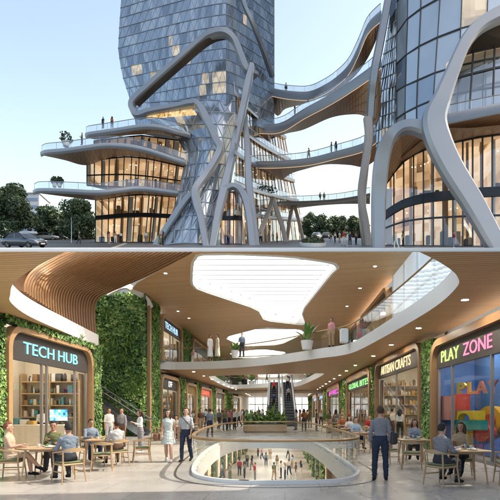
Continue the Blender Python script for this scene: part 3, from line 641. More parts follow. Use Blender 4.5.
# ---- cars
CARG = [M('car_paint_slate', (.14, .16, .19), .22, metal=.55, var=.06, coat=.8), M('car_glass', (.02, .025, .03), .05, spec=.8), M('tyre_rubber', (.02, .02, .02), .8), M('alloy', (.45, .46, .48), .25, metal=.9),
        M('headlamp_lens', (.75, .78, .8), .1, spec=.8), M('plate_white', (.75, .75, .74), .5), M('grille_black', (.015, .015, .016), .4), M('car_paint_silver', (.42, .44, .46), .25, metal=.6, coat=.7), M('car_paint_black', (.02, .022, .025), .2, coat=.8), M('tail_red', (.3, .02, .015), .25)]
def car(loc, rz, label, paint, group, scale=1.0, tilt=True):
    t = thing('saloon_car' if scale >= 1 else 'parked_car', label, 'car', (0, 0, 0), group)
    st = [(-2.42, .62, .42, .70), (-2.3, .80, .28, .88), (-1.7, .90, .22, .97), (-.9, .92, .20, .98), (.3, .92, .20, .97), (1.0, .91, .20, .93), (1.7, .89, .22, .86), (2.15, .82, .24, .76), (2.38, .66, .32, .62)]
    def ring(x, w, z0, z1):
        return [V((x, y * w, lerp(z0, z1, k))) for y, k in ((-.86, 0), (.86, 0), (1, .25), (1, .62), (.93, .9), (.78, 1), (-.78, 1), (-.93, .9), (-1, .62), (-1, .25))]
    mb = MB(); mb.loft([ring(*s) for s in catmull(st, 3)]); 
    b = part('body', mb, paint, t, smooth=50)
    gh = [(-1.95, .70, .93, .97), (-1.25, .66, .94, 1.36), (-.6, .63, .95, 1.46), (.1, .62, .95, 1.45), (.55, .64, .93, 1.33), (1.25, .72, .90, .94)]
    def gring(x, w, z0, z1): return [V((x, y * lerp(w + .14, w, k), lerp(z0, z1, k))) for y, k in ((-1, 0), (1, 0), (1, .55), (1, .92), (.8, 1), (-.8, 1), (-1, .92), (-1, .55))]
    mb = MB(); mb.loft([gring(*s) for s in catmull(gh, 3)]); part('window', mb, CARG[1], t, smooth=40)
    mb = MB()
    rf = catmull([(-1.5, .6, 1.2), (-1.2, .64, 1.385), (-.6, .61, 1.475), (.1, .60, 1.465), (.5, .61, 1.36)], 4)
    for (a, b2) in zip(rf, rf[1:]): mb.quad(V((a[0], -a[1], a[2])), V((b2[0], -b2[1], b2[2])), V((b2[0], b2[1], b2[2])), V((a[0], a[1], a[2])))
    for s in (-1, 1):
        for x in (-.35,): mb.beam(V((x - .04, s * .77, .95)), V((x, s * .635, 1.45)), .08, .03)
        for (a, b2) in zip(rf, rf[1:]): mb.beam(V((a[0], s * a[1] * 1.04, a[2])), V((b2[0], s * b2[1] * 1.04, b2[2])), .07, .05)
        mb.beam(V((1.25, s * .84, .92)), V((.5, s * .64, 1.36)), .07, .05); mb.beam(V((-1.95, s * .8, .96)), V((-1.2, s * .66, 1.385)), .12, .05)
    part('roof', mb, paint, t, smooth=40)
    for sx in (-1.42, 1.42):
        for s in (-1, 1):
            w = thing('wheel', None, None, (0, 0, 0)); w.parent = t
            mb = MB(); n = 20
            mb.loft([[V((sx + r * math.cos(6.2832 * i / n), s * y, .33 + r * math.sin(6.2832 * i / n))) for i in range(n)] for r, y in ((.22, .72), (.33, .73), (.345, .80), (.33, .91), (.24, .925), (.23, .86))]); part('tyre', mb, CARG[2], w, smooth=True)
            mb = MB(); mb.loft([[V((sx + r * math.cos(6.2832 * i / n), s * y, .33 + r * math.sin(6.2832 * i / n))) for i in range(n)] for r, y in ((.235, .80), (.235, .90), (.21, .90), (.20, .86), (.05, .885))])
            for i in range(5): a = i * 1.2566; mb.beam(V((sx + .04 * math.cos(a), s * .90, .33 + .04 * math.sin(a))), V((sx + .21 * math.cos(a), s * .895, .33 + .21 * math.sin(a))), .03, .05, up=(0, 1, 0))
            part('rim', mb, CARG[3], w)
    for s in (-1, 1):
        mb = MB(); mb.ell((2.2, s * .62, .66), (.16, .17, .07), 10, 6); part('headlight', mb, CARG[4], t, smooth=True)
        mb = MB(); mb.ell((-2.33, s * .6, .78), (.1, .17, .07), 10, 6); part('tail_light', mb, CARG[9], t, smooth=True)
        mb = MB(); mb.ell((.78, s * .98, 1.0), (.08, .1, .06), 8, 6); part('mirror', mb, paint, t, smooth=True)
    mb = MB(); mb.rbox((2.36, 0, .46), (.1, .95, .26), .03); part('grille', mb, CARG[6], t)
    mb = MB(); mb.box((2.43, 0, .42), (.02, .52, .12)); part('number_plate', mb, CARG[5], t)
    hx = V((math.cos(rz), math.sin(rz), .3956 * math.sin(rz))).normalized(); nz_ = V((0, -.3956, 1)).normalized(); t.location = loc; t.rotation_euler = Matrix((hx, nz_.cross(hx), nz_)).transposed().to_euler(); t.scale = (scale,) * 3
    return t
cp = P(25.5, 247.6, 46.6); cp.z = slope_z(cp.y) + .02
cc = car(cp, math.radians(-18), 'dark slate grey saloon car in the foreground at the left edge', CARG[0], None)
for i, (x, y, pc, lab, rz) in enumerate(((47, 239.8, 7, 'small silver car parked behind the nose of the slate saloon', .2), (57, 239.6, 8, 'small black car parked under the trees right of the silver car', -.1), (88, 239.5, 7, 'silver car parked close to the shopfront corner', .1), (80, 239.2, 8, 'black car parked left of the silver car near the shopfront', 0),
                                         (317, 238.6, 7, 'silver car far down the street behind the oval planter', 1.2), (326, 238.9, 8, 'black car far down the street, right of the planter', 1.4))):
    p = GE(x, y); car(p, rz, lab, CARG[pc], 'parked cars in the distance', .98)
# ================================================================== INTERIOR: the mall hall
import bmesh
CUTK = (410 - 251.0) / F       # the hall is cut open along this sloping section plane
def cut(o):
    """trim a mesh where the hall is sectioned open at its front"""
    me = o.data; bm = bmesh.new(); bm.from_mesh(me)
    off = V(LOC.get(o, V((0, 0, 0))))
    co = V((0, 0, EYE)) - off
    no = V((0, -CUTK, 1)).normalized()
    bmesh.ops.bisect_plane(bm, geom=bm.verts[:] + bm.edges[:] + bm.faces[:], plane_co=co, plane_no=no, clear_outer=True)
    bm.to_mesh(me); bm.free(); me.update(); return o
def flat_mesh(name, outers, z0, z1, bev=0):
    cu = bpy.data.curves.new(name, 'CURVE'); cu.dimensions = '2D'; cu.fill_mode = 'BOTH'
    for poly in outers:
        sp = cu.splines.new('POLY'); sp.points.add(len(poly) - 1); sp.use_cyclic_u = True
        for q, p in zip(sp.points, poly): q.co = (p[0], p[1], 0, 1)
    cu.extrude = (z1 - z0) / 2
    ob = bpy.data.objects.new(name, cu); COL.objects.link(ob)
    dg = bpy.context.evaluated_depsgraph_get(); me = bpy.data.meshes.new_from_object(ob.evaluated_get(dg))
    bpy.data.objects.remove(ob)
    me.transform(Matrix.Translation((0, 0, (z0 + z1) / 2))); return me
def slab(name, outers, z0, z1, mats):       # mats: underside, side, top
    me = flat_mesh(name, outers, z0, z1); me.materials.clear()
    for m in mats: me.materials.append(m)
    for p in me.polygons:
        z = p.normal.z; p.material_index = 0 if z < -.5 else (2 if z > .5 else 1); p.use_smooth = False
    o = bpy.data.objects.new(name, me); COL.objects.link(o); LOC[o] = V((0, 0, 0)); return o
ZS0, ZS1, ZC = 4.85, 5.45, 9.4
XLW, XRW = -9.4, 6.1
MFLOOR = FLOORM('stone_floor', (.48, .45, .405), (.52, .485, .44), (1.5, 1.5), .27, (.32, .30, .27))
LFLOOR = FLOORM('lower_stone_floor', (.55, .52, .47), (.6, .57, .52), (1.2, 1.2), .35, (.4, .38, .35))
VOID0 = [p[:2] for p in catmull([(-1.0, 10.22), (.4, 10.2), (1.3, 10.5), (1.74, 11.5), (1.78, 13), (1.68, 16), (1.5, 20), (1.15, 24), (.4, 26), (-1, 26.4), (-2.3, 26.0), (-2.95, 23), (-3.05, 19.5), (-2.8, 15.5), (-2.4, 12.4), (-1.95, 10.95)], 6, True)]
fl = slab('floor', [[(-9.9, -6), (6.6, -6), (6.6, 118), (-9.9, 118)], VOID0], -.6, 0, (M('slab_underside', (.55, .5, .44), .6), WHITE, MFLOOR)); fl['kind'] = 'structure'
def offs(poly, k):
    out = []; n = len(poly)
    for i in range(n):
        a, b = V(poly[i - 1]).to_3d(), V(poly[(i + 1) % n]).to_3d(); t = (b - a).normalized(); out.append((poly[i][0] + t.y * k, poly[i][1] - t.x * k))
    return out
tr = slab('floor_trim', [offs(VOID0, .62), offs(VOID0, .56)], .003, .006, (BRONZE, BRONZE, M('bronze_floor_strip', (.13, .11, .09), .4, metal=.5))); tr['kind'] = 'structure'
# balustrade round the opening
bl = thing('balustrade', 'curved glass balustrade with bronze handrail round the floor opening', 'balustrade', (-.5, 10.2, 0))
po = offs(VOID0, .12); g = MB(); h = MB(); ba = MB(); n = len(po)
for i in range(n):
    a, b = V((*po[i], 0)), V((*po[(i + 1) % n], 0)); g.quad(a + V((0, 0, .05)), b + V((0, 0, .05)), b + V((0, 0, .93)), a + V((0, 0, .93)))
part('glass', g, BALG, bl, smooth=True)
ring = [V((x, d, .96)) for x, d in po]; h.sweep(ring + [ring[0], ring[1]], [(.05, -.028), (.05, .015), (.035, .03), (-.035, .03), (-.05, .015), (-.05, -.028)]); part('handrail', h, BRASS, bl, smooth=True)
ring = [V((x, d, .03)) for x, d in po]; ba.sweep(ring + [ring[0], ring[1]], [(.05, -.03), (.05, .05), (-.05, .05), (-.05, -.03)]); part('base_channel', ba, WHITE, bl)

# ---- gallery slab (first floor)
V1R = [p[:2] for p in catmull([(2.6, 9.0), (3.4, 9.8), (4.14, 10.8), (4.5, 11.9), (4.65, 14.5), (4.35, 19.5), (3.9, 24.4), (3.3, 26.4), (2.15, 27.8), (-1.07, 31.8), (-4.65, 34.6), (-8.3, 35.6), (-9.9, 35.3)], 6)]
V1L = [p[:2] for p in catmull([(-9.45, 22.8), (-9.1, 18.9), (-8.75, 15.5), (-8.2, 13.5), (-7.6, 12.45), (-6.8, 11.3), (-5.5, 10.0), (-4.3, 9.0)], 6)]
V2 = chaikin([(-7.6, 43.6), (-8.4, 66), (-7.4, 68.6), (-1.8, 62.6), (1.4, 62.6), (2.2, 58), (3.7, 40), (3.0, 38.9), (-6.8, 42.2)], 2)
UPF = M('gallery_floor', (.5, .48, .45), .4)
s1 = slab('gallery_slab', [V1R + [(-9.9, 118), (6.6, 118), (6.6, 9.0)], V2], ZS0, ZS1, (SOFW, WHITE, UPF)); cut(s1); tag(s1, 'first floor gallery slab with white curved edge and timber soffit, right and rear', 'gallery')
s2 = slab('gallery_slab', [V1L + [(-9.9, 9.0), (-9.9, 22.8)]], ZS0, ZS1, (SOFW, WHITE, UPF)); cut(s2); tag(s2, 'narrow gallery slab over the left shopfront with sweeping white curved edge', 'gallery')
def gallery_rail(line, label, h=1.1, every=10):
    t = thing('gallery_balustrade', label, 'balustrade', (*line[0], ZS1)); g = MB(); hd = MB(); up = V((0, 0, h))
    pts = [V((x, d, ZS1)) for x, d in line]
    for a, b in zip(pts, pts[1:]): g.quad(a, b, b + up, a + up)
    hd.tube([p + up for p in pts], .035, 6)
    cut(part('glass', g, BALG, t, smooth=True)); cut(part('handrail', hd, BRASS, t))
gallery_rail([(x + .1, d + .08) for x, d in V1R[8:-1]], 'clear glass gallery balustrade along the curved white slab edge, upper floor')
v2r = offs(V2, .12); gallery_rail(v2r + v2r[:1], 'glass balustrade round the far upper opening by the escalators')
# ---- upper ceiling with skylights
SKY = [[(199, 254.5), (193.5, 262), (192.5, 283), (198, 289), (258, 309), (264, 320), (306, 325), (301, 311), (331, 273), (337, 267.5), (333, 263), (290, 256.5), (232, 254)],
       [(224, 337), (262, 327), (300, 329), (305, 332.5), (280, 344.5), (242, 346)],
       [(228, 352.5), (262, 348.5), (288, 352), (272, 357), (240, 358)],
       [(248, 374), (264, 371.5), (290, 372.5), (283, 376.3), (262, 377.5)]]
HOLES = [[tuple(PZ(x, y, ZC)[:2]) for x, y in s] for s in SKY]
def soft(h, k):
    return [tuple(lerp(a, b, t) for a, b in zip(p, q)) for p, q in zip(h, h[1:] + h[:1]) for t in (k, 1 - k)]
HOLES = [soft(h, .14) for h in HOLES]
FE = F * (ZC - EYE) / (410 - 251.6)
ce = slab('ceiling', [[(-4.4, FE), (6.4, FE), (6.3, 118), (-9.9, 118), (-9.9, 30.5), (-9.7, 28.6), (-9.0, 27.4)]] + HOLES, ZC, ZC + .05, (CEILW, CEILW, M('roof_membrane', (.4, .4, .4), .8))); ce['kind'] = 'structure'
m, nt, out = _new('glowing_skylight_glass'); MC['glowing_skylight_glass'] = m  # glow added to the panes on top of the daylight passing through
e = _n(nt, 'ShaderNodeEmission', Strength=1.15); e.inputs[0].default_value = (1, .985, .96, 1); t_ = _n(nt, 'ShaderNodeBsdfTransparent', Color=(.75, .77, .8, 1)); ad = _n(nt, 'ShaderNodeAddShader')
nz = _n(nt, 'ShaderNodeTexNoise', Scale=.6); g_ = _n(nt, 'ShaderNodeNewGeometry'); nt.links.new(g_.outputs['Position'], nz.inputs['Vector'])
mr = _n(nt, 'ShaderNodeMapRange'); nt.links.new(nz.outputs[0], mr.inputs[0]); mr.inputs[3].default_value = 1.7; mr.inputs[4].default_value = 2.3; nt.links.new(mr.outputs[0], e.inputs[1])
nt.links.new(e.outputs[0], ad.inputs[0]); nt.links.new(t_.outputs[0], ad.inputs[1]); nt.links.new(ad.outputs[0], out.inputs[0])
def ztop(d, h=.75): return max(ZC + .03, min(ZC + h, EYE + CUTK * d - .06))
SKL = ['largest angular skylight with white reveals right above the hall', 'second skylight, a flat hexagon seen above the gallery balustrade', 'third small skylight just over the cross gallery edge', 'farthest skylight seen through the far gallery opening']
for i, h in enumerate(HOLES):
    cx = sum(p[0] for p in h) / len(h); cy = sum(p[1] for p in h) / len(h)
    t = thing('skylight', SKL[i], 'skylight', (cx, cy, ZC), 'skylights in the timber ceiling')
    rv = MB(); gl = MB(); bm_ = MB(); n = len(h)
    for a, b in zip(h, h[1:] + h[:1]):
        rv.quad(V((*a, ZC - .06)), V((*b, ZC - .06)), V((*b, ztop(b[1]))), V((*a, ztop(a[1]))))
        o1 = [(p[0] + (p[0] - cx) * .035, p[1] + (p[1] - cy) * .02) for p in (a, b)]
        rv.quad(V((*a, ZC - .06)), V((*b, ZC - .06)), V((*o1[1], ZC - .06)), V((*o1[0], ZC - .06)))
        rv.quad(V((*o1[0], ZC - .06)), V((*o1[1], ZC - .06)), V((*o1[1], ZC)), V((*o1[0], ZC)))
    cut(part('reveal', rv, WHITE, t))
    d = min(p[1] for p in h); dm = max(p[1] for p in h); st = .95; segs = []
    def cross(d):
        xs = []
        for a, b in zip(h, h[1:] + h[:1]):
            if (a[1] - d) * (b[1] - d) < 0: k = (d - a[1]) / (b[1] - a[1]); xs.append(a[0] + (b[0] - a[0]) * k)
        return sorted(xs)
    ds = [d + .02 + j * (dm - d - .04) / 60 for j in range(61)]
    for a, b in zip(ds, ds[1:]):
        xa, xb = cross(a), cross(b)
        if len(xa) > 1 and len(xb) > 1: gl.quad(V((xa[0], a, ztop(a))), V((xa[-1], a, ztop(a))), V((xb[-1], b, ztop(b))), V((xb[0], b, ztop(b))))
    part('glazing', gl, MC['glowing_skylight_glass'] if i == 0 else EM('far_skylight_glow', (1, .985, .96), 5.0), t)  # far panes carry daylight as their own glow to brighten the deep hall
    k = d + .8
    while k < dm:
        xs = cross(k)
        if len(xs) > 1:
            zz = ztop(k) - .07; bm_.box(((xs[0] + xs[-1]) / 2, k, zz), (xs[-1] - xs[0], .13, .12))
        k += st * (1 if i == 0 else 1.8)
    cut(part('beams', bm_, M('glowing_skylight_beam', (.62, .63, .645), .5, var=.05, emit=.30), t))  # beams glow by themselves, the brightness of their undersides put into the material
# ---- slatted timber wave over the left void edge
A = [(25, 292, 15.2), (25.6, 283, 15.2), (32, 272, 15.4), (49, 260, 16), (69, 250, 16.6)]
B = [(96.5, 340, 23.2), (94.5, 314, 23.2), (98, 299, 23.8), (113, 290.5, 25.4), (150, 274.5, 24.4), (197, 250, 22.2)]
Ac = catmull(A, 8); Bc = catmull(B, 8)
def pl(c, t): i = t * (len(c) - 1); k = min(int(i), len(c) - 2); return tuple(lerp(a, b, i - k) for a, b in zip(c[k], c[k + 1]))
wv = thing('slatted_canopy', 'wave of curved timber slats sweeping from the left gallery edge into the ceiling', 'ceiling', P(70, 320, 18)); sl = MB(); bk = MB(); N = 27; prev = None
for j in range(N + 1):
    u = (j / N); path = []
    for i in range(25):
        t = i / 24; a, b = pl(Ac, t), pl(Bc, t); path.append(P(*(lerp(p, q, u) for p, q in zip(a, b))))
    sl.sweep(path, [(-.03, -.022), (.03, -.022), (.03, .022), (-.03, .022)], (-.42, 1, 0))
    back = [p + V((-.5, .3, .1)) * (1.02 - u ** 6) for p in path]
    if prev:
        for i in range(24): bk.quad(prev[i], back[i], back[i + 1], prev[i + 1])
    prev = back
cut(part('slats', sl, SLATW, wv)); cut(part('backing', bk, SLATB, wv))
tp = MB(); tp.sweep([P(*q) for q in catmull([(106, 293.5, 28), (116, 288.5, 28.2), (126, 286, 28.4), (138, 293, 29.6), (146, 299, 30.3), (150.5, 307, 30.8)], 6)], [(-.18, -.12), (.18, -.12), (.18, .12), (-.18, .12)], (0, 1, 0)); cut(solo('ceiling_lip', tp, WHITE, 'white curved lip where the timber ceiling meets the tall green wall', 'trim', P(126, 286, 28.4)))
# slim white bar along the sectioned front
bar = MB(); bar.rbox((-1.6, 9.02, EYE + 9.02 * (410 - 249.9) / F), (17.4, .05, .076), .012); solo('front_beam', bar, M('bright_white_paint', (.93, .93, .92), .5, var=.02), 'slim white beam spanning the whole front of the hall below the plaza', 'beam', (-1.6, 9.02, 4.84))

# ---- living walls
def frond_plant(mb, base, n, L, rr, w=.09):
    for k in range(n):
        a = rr.uniform(0, 6.283); el = rr.uniform(.6, 1.35); dr = V((math.cos(a) * math.cos(el), math.sin(a) * math.cos(el), math.sin(el))); ln = L * rr.uniform(.7, 1.1); p = V(base); sd = V((-math.sin(a), math.cos(a), 0)); prev = None; kk = rr.choices((0, 1, 2, 3), (1, 3, 3, .5))[0]
        for s in range(6):
            t = s / 5; ww = w * ln * (math.sin(math.pi * min(.98, t * .9 + .1)) + .05); q = (p - sd * ww, p + sd * ww)
            if prev: mb.quad(prev[0], prev[1], q[1], q[0], kk)
            prev = q; p = p + dr * (ln / 5); dr = (dr + V((0, 0, -.17))).normalized()
def living_wall(X, d0, d1, z0, z1, label, leaf=.11, dens=210, side=None, depth=.16, seed=0, group='living walls along the shopfronts', hook=True):
    side = side or (1 if X > 0 else -1); rr = random.Random(seed + int(d0 * 10)); base = V((X, (d0 + d1) / 2, z0))
    t = thing('living_wall', label, 'living wall', base, group)
    mb = MB(); mb.box((X + side * .12, (d0 + d1) / 2, (z0 + z1) / 2), (.2, d1 - d0, z1 - z0)); cut(part('backing', mb, MOSS, t))
    n = int((d1 - d0) * (z1 - z0) * dens); pts = []
    ph = rr.uniform(0, 9)
    def bl(d, z): return math.sin(d * 2.1 + ph) * math.sin(z * 1.7 + ph * 2) + .5 * math.sin(d * 5.3 - z * 4.1 + ph)
    for _ in range(n):
        d = rr.uniform(d0, d1); z = rr.uniform(z0, z1); o = depth * (.35 + .45 * rr.random() + .25 * bl(d, z)); pts.append(V((X - side * (o - .05), d + rr.gauss(0, .03), z)))
    pts = [p for p in pts if p.z < EYE + CUTK * p.y - .08]
    lv = MB()
    def wt(p):
        b = bl(p.y, p.z); return rr.choices((0, 1, 2, 3), (4, 4, 1, .2) if b < 0 else ((2, 4, 3, .5) if b < .8 else (1, 3, 3, 1.6)))[0]
    leaves(lv, pts, (-side, -.25, .35), leaf, 4, wt, .75, rr)
    for _ in range(int(min(40, (d1 - d0) * (z1 - z0) * 1.1))):
        q = V((X - side * .12, rr.uniform(d0, d1), rr.uniform(z0 + .4, z1 - .2)))
        if q.z < EYE + CUTK * q.y - .7: frond_plant(lv, q, 9, leaf * rr.uniform(2.5, 4.5), rr, .06)
    part('foliage', lv, LEAF, t); return t
living_wall(XLW, 11.0, 15.05, 0, ZS0, 'living wall of dense leaves left of the cyan lit shopfront', .10, 420)
living_wall(XLW + .15, 14.9, 21.8, 4.58, ZS0, 'thin strip of foliage over the frame of the cyan lit shopfront', .09, 420)
living_wall(XLW, 21.8, 22.9, 0, ZS0, 'narrow leafy pier right of the cyan lit shopfront', .1, 420)
living_wall(XLW, 31.0, 33.6, 0, ZC, 'full height leafy pier left of the second shopfront, beside the white gallery edge', .13, 260)
# large green wall in the recess, facing the hall
gw = thing('living_wall', 'huge two storey green wall behind the stairs, with sunlight painted as diagonal pale drifts', 'living wall', (-11.5, 30.1, 0), 'living walls along the shopfronts')
mb = MB(); mb.box((-11.6, 30.25, 4.7), (4.6, .2, 9.4)); cut(part('backing', mb, MOSS, gw)); lv = MB(); pts = []
rr = random.Random(77)
for _ in range(15000): 
    x = rr.uniform(-13.8, -9.3); z = rr.uniform(0, 9.4); q = math.sin((x * 1.2 + z * .9)) ; pts.append(V((x, 30.1 - rr.random() * .3 - .12 * q, z)))
def gwt(p):  # paler leaves in diagonal bands stand in for sunlight on the wall
    q = math.sin(p.x * 1.0 - p.z * .95 + 1.2) + .5 * math.sin(p.x * 3.1 + p.z * 2.3)
    return rr.choices((0, 1, 2, 3), (5, 3, .6, .1) if q < -.2 else ((2, 4, 2, .5) if q < .75 else (.6, 2.5, 4, 1.6)))[0]
leaves(lv, pts, (.35, -1, .4), .15, 4, gwt, .75, rr)
for _ in range(110): frond_plant(lv, V((rr.uniform(-13.6, -9.4), 29.9, rr.uniform(.6, 8.9))), 10, rr.uniform(.45, .85), rr, .06)
part('foliage', lv, LEAF, gw)
mb = MB(); mb.box((-13.9, 26.5, 4.7), (.2, 7.5, 9.4)); mb.box((-12.1, 23.0, 4.7), (3.6, .2, 9.4)); cut(solo('recess_wall', mb, M('recess_plaster', (.3, .24, .17), .7), 'plain plaster walls enclosing the stair recess behind the left shopfront', 'wall', (-13.9, 26.5, 0)))
# ---- shopfronts
def text_mesh(txt, w, h, org, xdir, up=(0, 0, 1), ext=.02, bold=.0):
    cu = bpy.data.curves.new('sign_text', 'FONT'); cu.body = txt; cu.extrude = ext / 2; cu.offset = bold; cu.resolution_u = 3
    ob = bpy.data.objects.new('sign_text', cu); COL.objects.link(ob); dg = bpy.context.evaluated_depsgraph_get(); me = bpy.data.meshes.new_from_object(ob.evaluated_get(dg)); bpy.data.objects.remove(ob)
    co = np.zeros(len(me.vertices) * 3); me.vertices.foreach_get('co', co); co = co.reshape(-1, 3)
    mn, mx = co.min(0), co.max(0); x = V(xdir).normalized(); u = V(up).normalized(); nrm = x.cross(u)
    mb = MB(); vs = []
    for c in co: vs.append(V(org) + x * ((c[0] - mn[0]) / (mx[0] - mn[0]) * w) + u * ((c[1] - mn[1]) / (mx[1] - mn[1]) * h) + nrm * c[2])
    mb.add(vs, [tuple(p.vertices) for p in me.polygons]); bpy.data.meshes.remove(me); return mb
def glyph_bars(tx, w, h, org, xdir, up=(0, 0, 1), ext=.02, bold=0):
    """lettering too small in the photograph to read: upright strokes of uneven shape"""
    n = int(tx[1:]); rr = random.Random(n * 7 + int(org[1])); mb = MB(); x = V(xdir).normalized(); o = V(org); cw = w / n
    for k in range(n):
        a = o + x * (k * cw + cw * .1); b = a + x * cw * .62; u = V((0, 0, h)); q = rr.random(); t = h * .16
        if q < .75: mb.beam(a, a + u, t, ext, up=(1, 0, 0))
        if q > .3: mb.beam(b, b + u, t, ext, up=(1, 0, 0))
        for z in rr.sample((.08, .5, .92), 2): mb.beam(a + u * z, b + u * z, ext, t)
    return mb
GOODS = [M('goods_cream', (.6, .5, .38), .6), M('goods_brown', (.25, .14, .07), .6), M('goods_teal', (.08, .25, .27), .5), M('goods_red', (.4, .07, .05), .5), M('goods_white', (.7, .68, .64), .5), M('goods_ochre', (.5, .3, .08), .5), M('goods_dark', (.06, .05, .05), .6)]
SHOPW = {'cream': M('shop_wall_cream', (.74, .66, .55), .7, var=.1), 'tan': M('shop_wall_tan', (.55, .41, .27), .7, var=.15), 'white': M('shop_wall_white', (.68, .64, .58), .7, var=.06), 'blue': M('shop_wall_blue', (.07, .19, .46), .6, var=.15)}
SHOPL = EM('shop_ceiling_light', (1.0, .88, .70), 24.0)
SHOPF = M('shop_floor', (.4, .33, .25), .45)
def words(text, col, span):
    if text[0] == '~' or ' ' not in text: return [(text, col, span)]
    a, b = text.split(); wid = lambda t: sum({'I': .35, 'T': .75, 'L': .72, 'E': .8, 'S': .78, 'F': .74, 'B': .85}.get(c, 1) for c in t)
    wa, wb = wid(a), wid(b); k = (span[1] - span[0]) / (wa + wb + .55); return [(a, col, (span[0], span[0] + wa * k)), (b, col, (span[1] - wb * k, span[1]))]
def storefront(X, d0, d1, z0, ztp, zs0, zs1, label, text=None, tcol=None, tspan=(.12, .88), wall='cream', frame=WALNUT, fw=.26, mulls=(.33, .66), shelves=4, depth=3.2, goods=(0, 1, 2, 4, 5), tz=(.22, .74), sign=SIGNB, seed=1, group=None, light=SHOPL, extra=None, shelf_x=None):
    sd = 1 if X > 0 else -1; rr = random.Random(seed); ym = (d0 + d1) / 2
    t = thing('storefront', label, 'storefront', (X, ym, z0), group)
    r = min(.75, (d1 - d0) * .2); h = fw / 2; a0, a1, zt = d0 + h, d1 - h, ztp - h
    path = [V((X, a0, z0)), V((X, a0, zt - r))] + [V((X, a0 + r - r * math.cos(k * math.pi / 16), zt - r + r * math.sin(k * math.pi / 16))) for k in range(1, 8)] + [V((X, a0 + r, zt)), V((X, a1 - r, zt))] + \
           [V((X, a1 - r + r * math.sin(k * math.pi / 16), zt - r + r * math.cos(k * math.pi / 16))) for k in range(1, 8)] + [V((X, a1, zt - r)), V((X, a1, z0))]
    mb = MB(); mb.sweep(path, [(-h, -.17), (h, -.17), (h, .17), (-h, .17)], (1, 0, 0)); cut(part('frame', mb, frame, t, smooth=30))
    xi = X + sd * .08
    # sign board with the same rounded shoulders
    out_ = [(p.y, p.z) for p in path if p.z > zs0]; o2 = [(a0, zs0)] + [q for q in out_] + [(a1, zs0)]
    mb = MB(); vs = [V((xi - sd * .05, y, z)) for y, z in o2]; mb.poly(vs); vs2 = [V((xi + sd * .1, y, z)) for y, z in o2]; mb.poly(vs2)
    for i in range(len(vs)): mb.quad(vs[i], vs[(i + 1) % len(vs)], vs2[(i + 1) % len(vs)], vs2[i])
    sb = cut(part('sign_board', mb, sign, t))
    if text:
        L = d1 - d0; hh = zs1 - zs0; runs = text if isinstance(text, list) else words(text, tcol, tspan)
        for (tx, tc, sp) in runs:
            ya, yb = (d0 + L * sp[0], d0 + L * sp[1]) if sd < 0 else (d1 - L * sp[0], d1 - L * sp[1])
            tm = (glyph_bars if tx[0] == '~' else text_mesh)(tx, abs(yb - ya), hh * (tz[1] - tz[0]), (xi - sd * .075, ya, zs0 + hh * tz[0]), (0, 1 if yb > ya else -1, 0), bold=0.0)
            part('sign_text', tm, tc, sb)
    mb = MB(); mb.quad(V((xi, a0, z0)), V((xi, a1, z0)), V((xi, a1, zs0)), V((xi, a0, zs0))); part('glass', mb, GLASS, t)
    for k in (.02,) + tuple(mulls) + (.98,):
        mb = MB(); y = lerp(a0 + h, a1 - h, k); mb.box((xi, y, (z0 + zs0) / 2), (.09, .085, zs0 - z0)); part('mullion', mb, BRONZE, t)
    mb = MB(); mb.box((xi, ym, z0 + .06), (.12, a1 - a0, .12)); part('sill', mb, BRONZE, t)
    xb = X + sd * depth; w = SHOPW[wall]
    mb = MB(); zb = zs1 if zs1 < ztp else zs1
    mb.box((xb, ym, (z0 + zs1) / 2), (.1, d1 - d0, zs1 - z0))
    for y in (d0 + .02, d1 - .02): mb.box(((X + xb) / 2 + sd * .1, y, (z0 + zs1) / 2), (depth - .2, .06, zs1 - z0))
    cut(part('shop_wall', mb, w, t))
    mb = MB(); mb.box(((X + xb) / 2 + sd * .1, ym, z0 + .015), (depth, d1 - d0, .02)); part('shop_floor', mb, SHOPF, t)
    mb = MB(); mb.box(((X + xb) / 2 + sd * .1, ym, zs1 - .02), (depth, d1 - d0, .03)); cut(part('shop_ceiling', mb, SHOPW['white'], t))
    for k in (.25, .75) if d1 - d0 > 3 else (.5,):
        mb = MB(); mb.box(((X + xb) / 2 + sd * .2, lerp(d0, d1, k), zs1 - .07), (1.6, .5, .06)); cut(part('ceiling_light', mb, light, t))
    # shelving stands on the end wall that faces the hall entrance
    xa, xz = (X + sd * .35, xb - sd * .15); yb = d1 - .1
    for k in range(shelves):
        z = z0 + .75 + k * (zs0 - z0 - 1.0) / max(1, shelves - 1) * .92
        mb = MB(); mb.box(((xa + xz) / 2, yb - .22, z), (abs(xz - xa), .42, .05)); sh = part('shelf', mb, PALEOAK if wall != 'white' else WALNUT, t)
        gm = MB(); x = min(xa, xz) + .08
        while x < max(xa, xz) - .3:
            wd = rr.uniform(.07, .26); hh = rr.uniform(.14, .40)
            if rr.random() < .9:
                if rr.random() < .6: gm.box((x + wd / 2, yb - .25, z + .03 + hh / 2), (wd * .92, .22, hh), mi=rr.randrange(len(goods)))
                else: gm.lathe([(wd * .3, 0), (wd * .5, hh * .3), (wd * .42, hh * .7), (wd * .2, hh)], (x + wd / 2, yb - .25, z + .026), 8, mi=rr.randrange(len(goods)))
            x += wd + rr.uniform(0, .06)
        part('goods', gm, [GOODS[q] for q in goods], sh, kind='stuff')
    for k in (0, 1, 2) if shelves else ():
        mb = MB(); mb.box((lerp(xa, xz, k / 2), yb - .22, (z0 + zs0) / 2), (.06, .44, zs0 - z0 - .1)); part('shelf_upright', mb, PALEOAK if wall != 'white' else WALNUT, t)
    return t
CY = EM('sign_cyan', (.35, .95, 1.0), 1.7); GRN = EM('sign_green', (.35, 1.0, .30), 1.6); LIME = EM('sign_lime', (.72, 1.0, .28), 1.5); PNK = EM('sign_pink', (1.0, .30, .45), 1.6); AMB = EM('sign_amber', (1.0, .72, .40), 1.6)
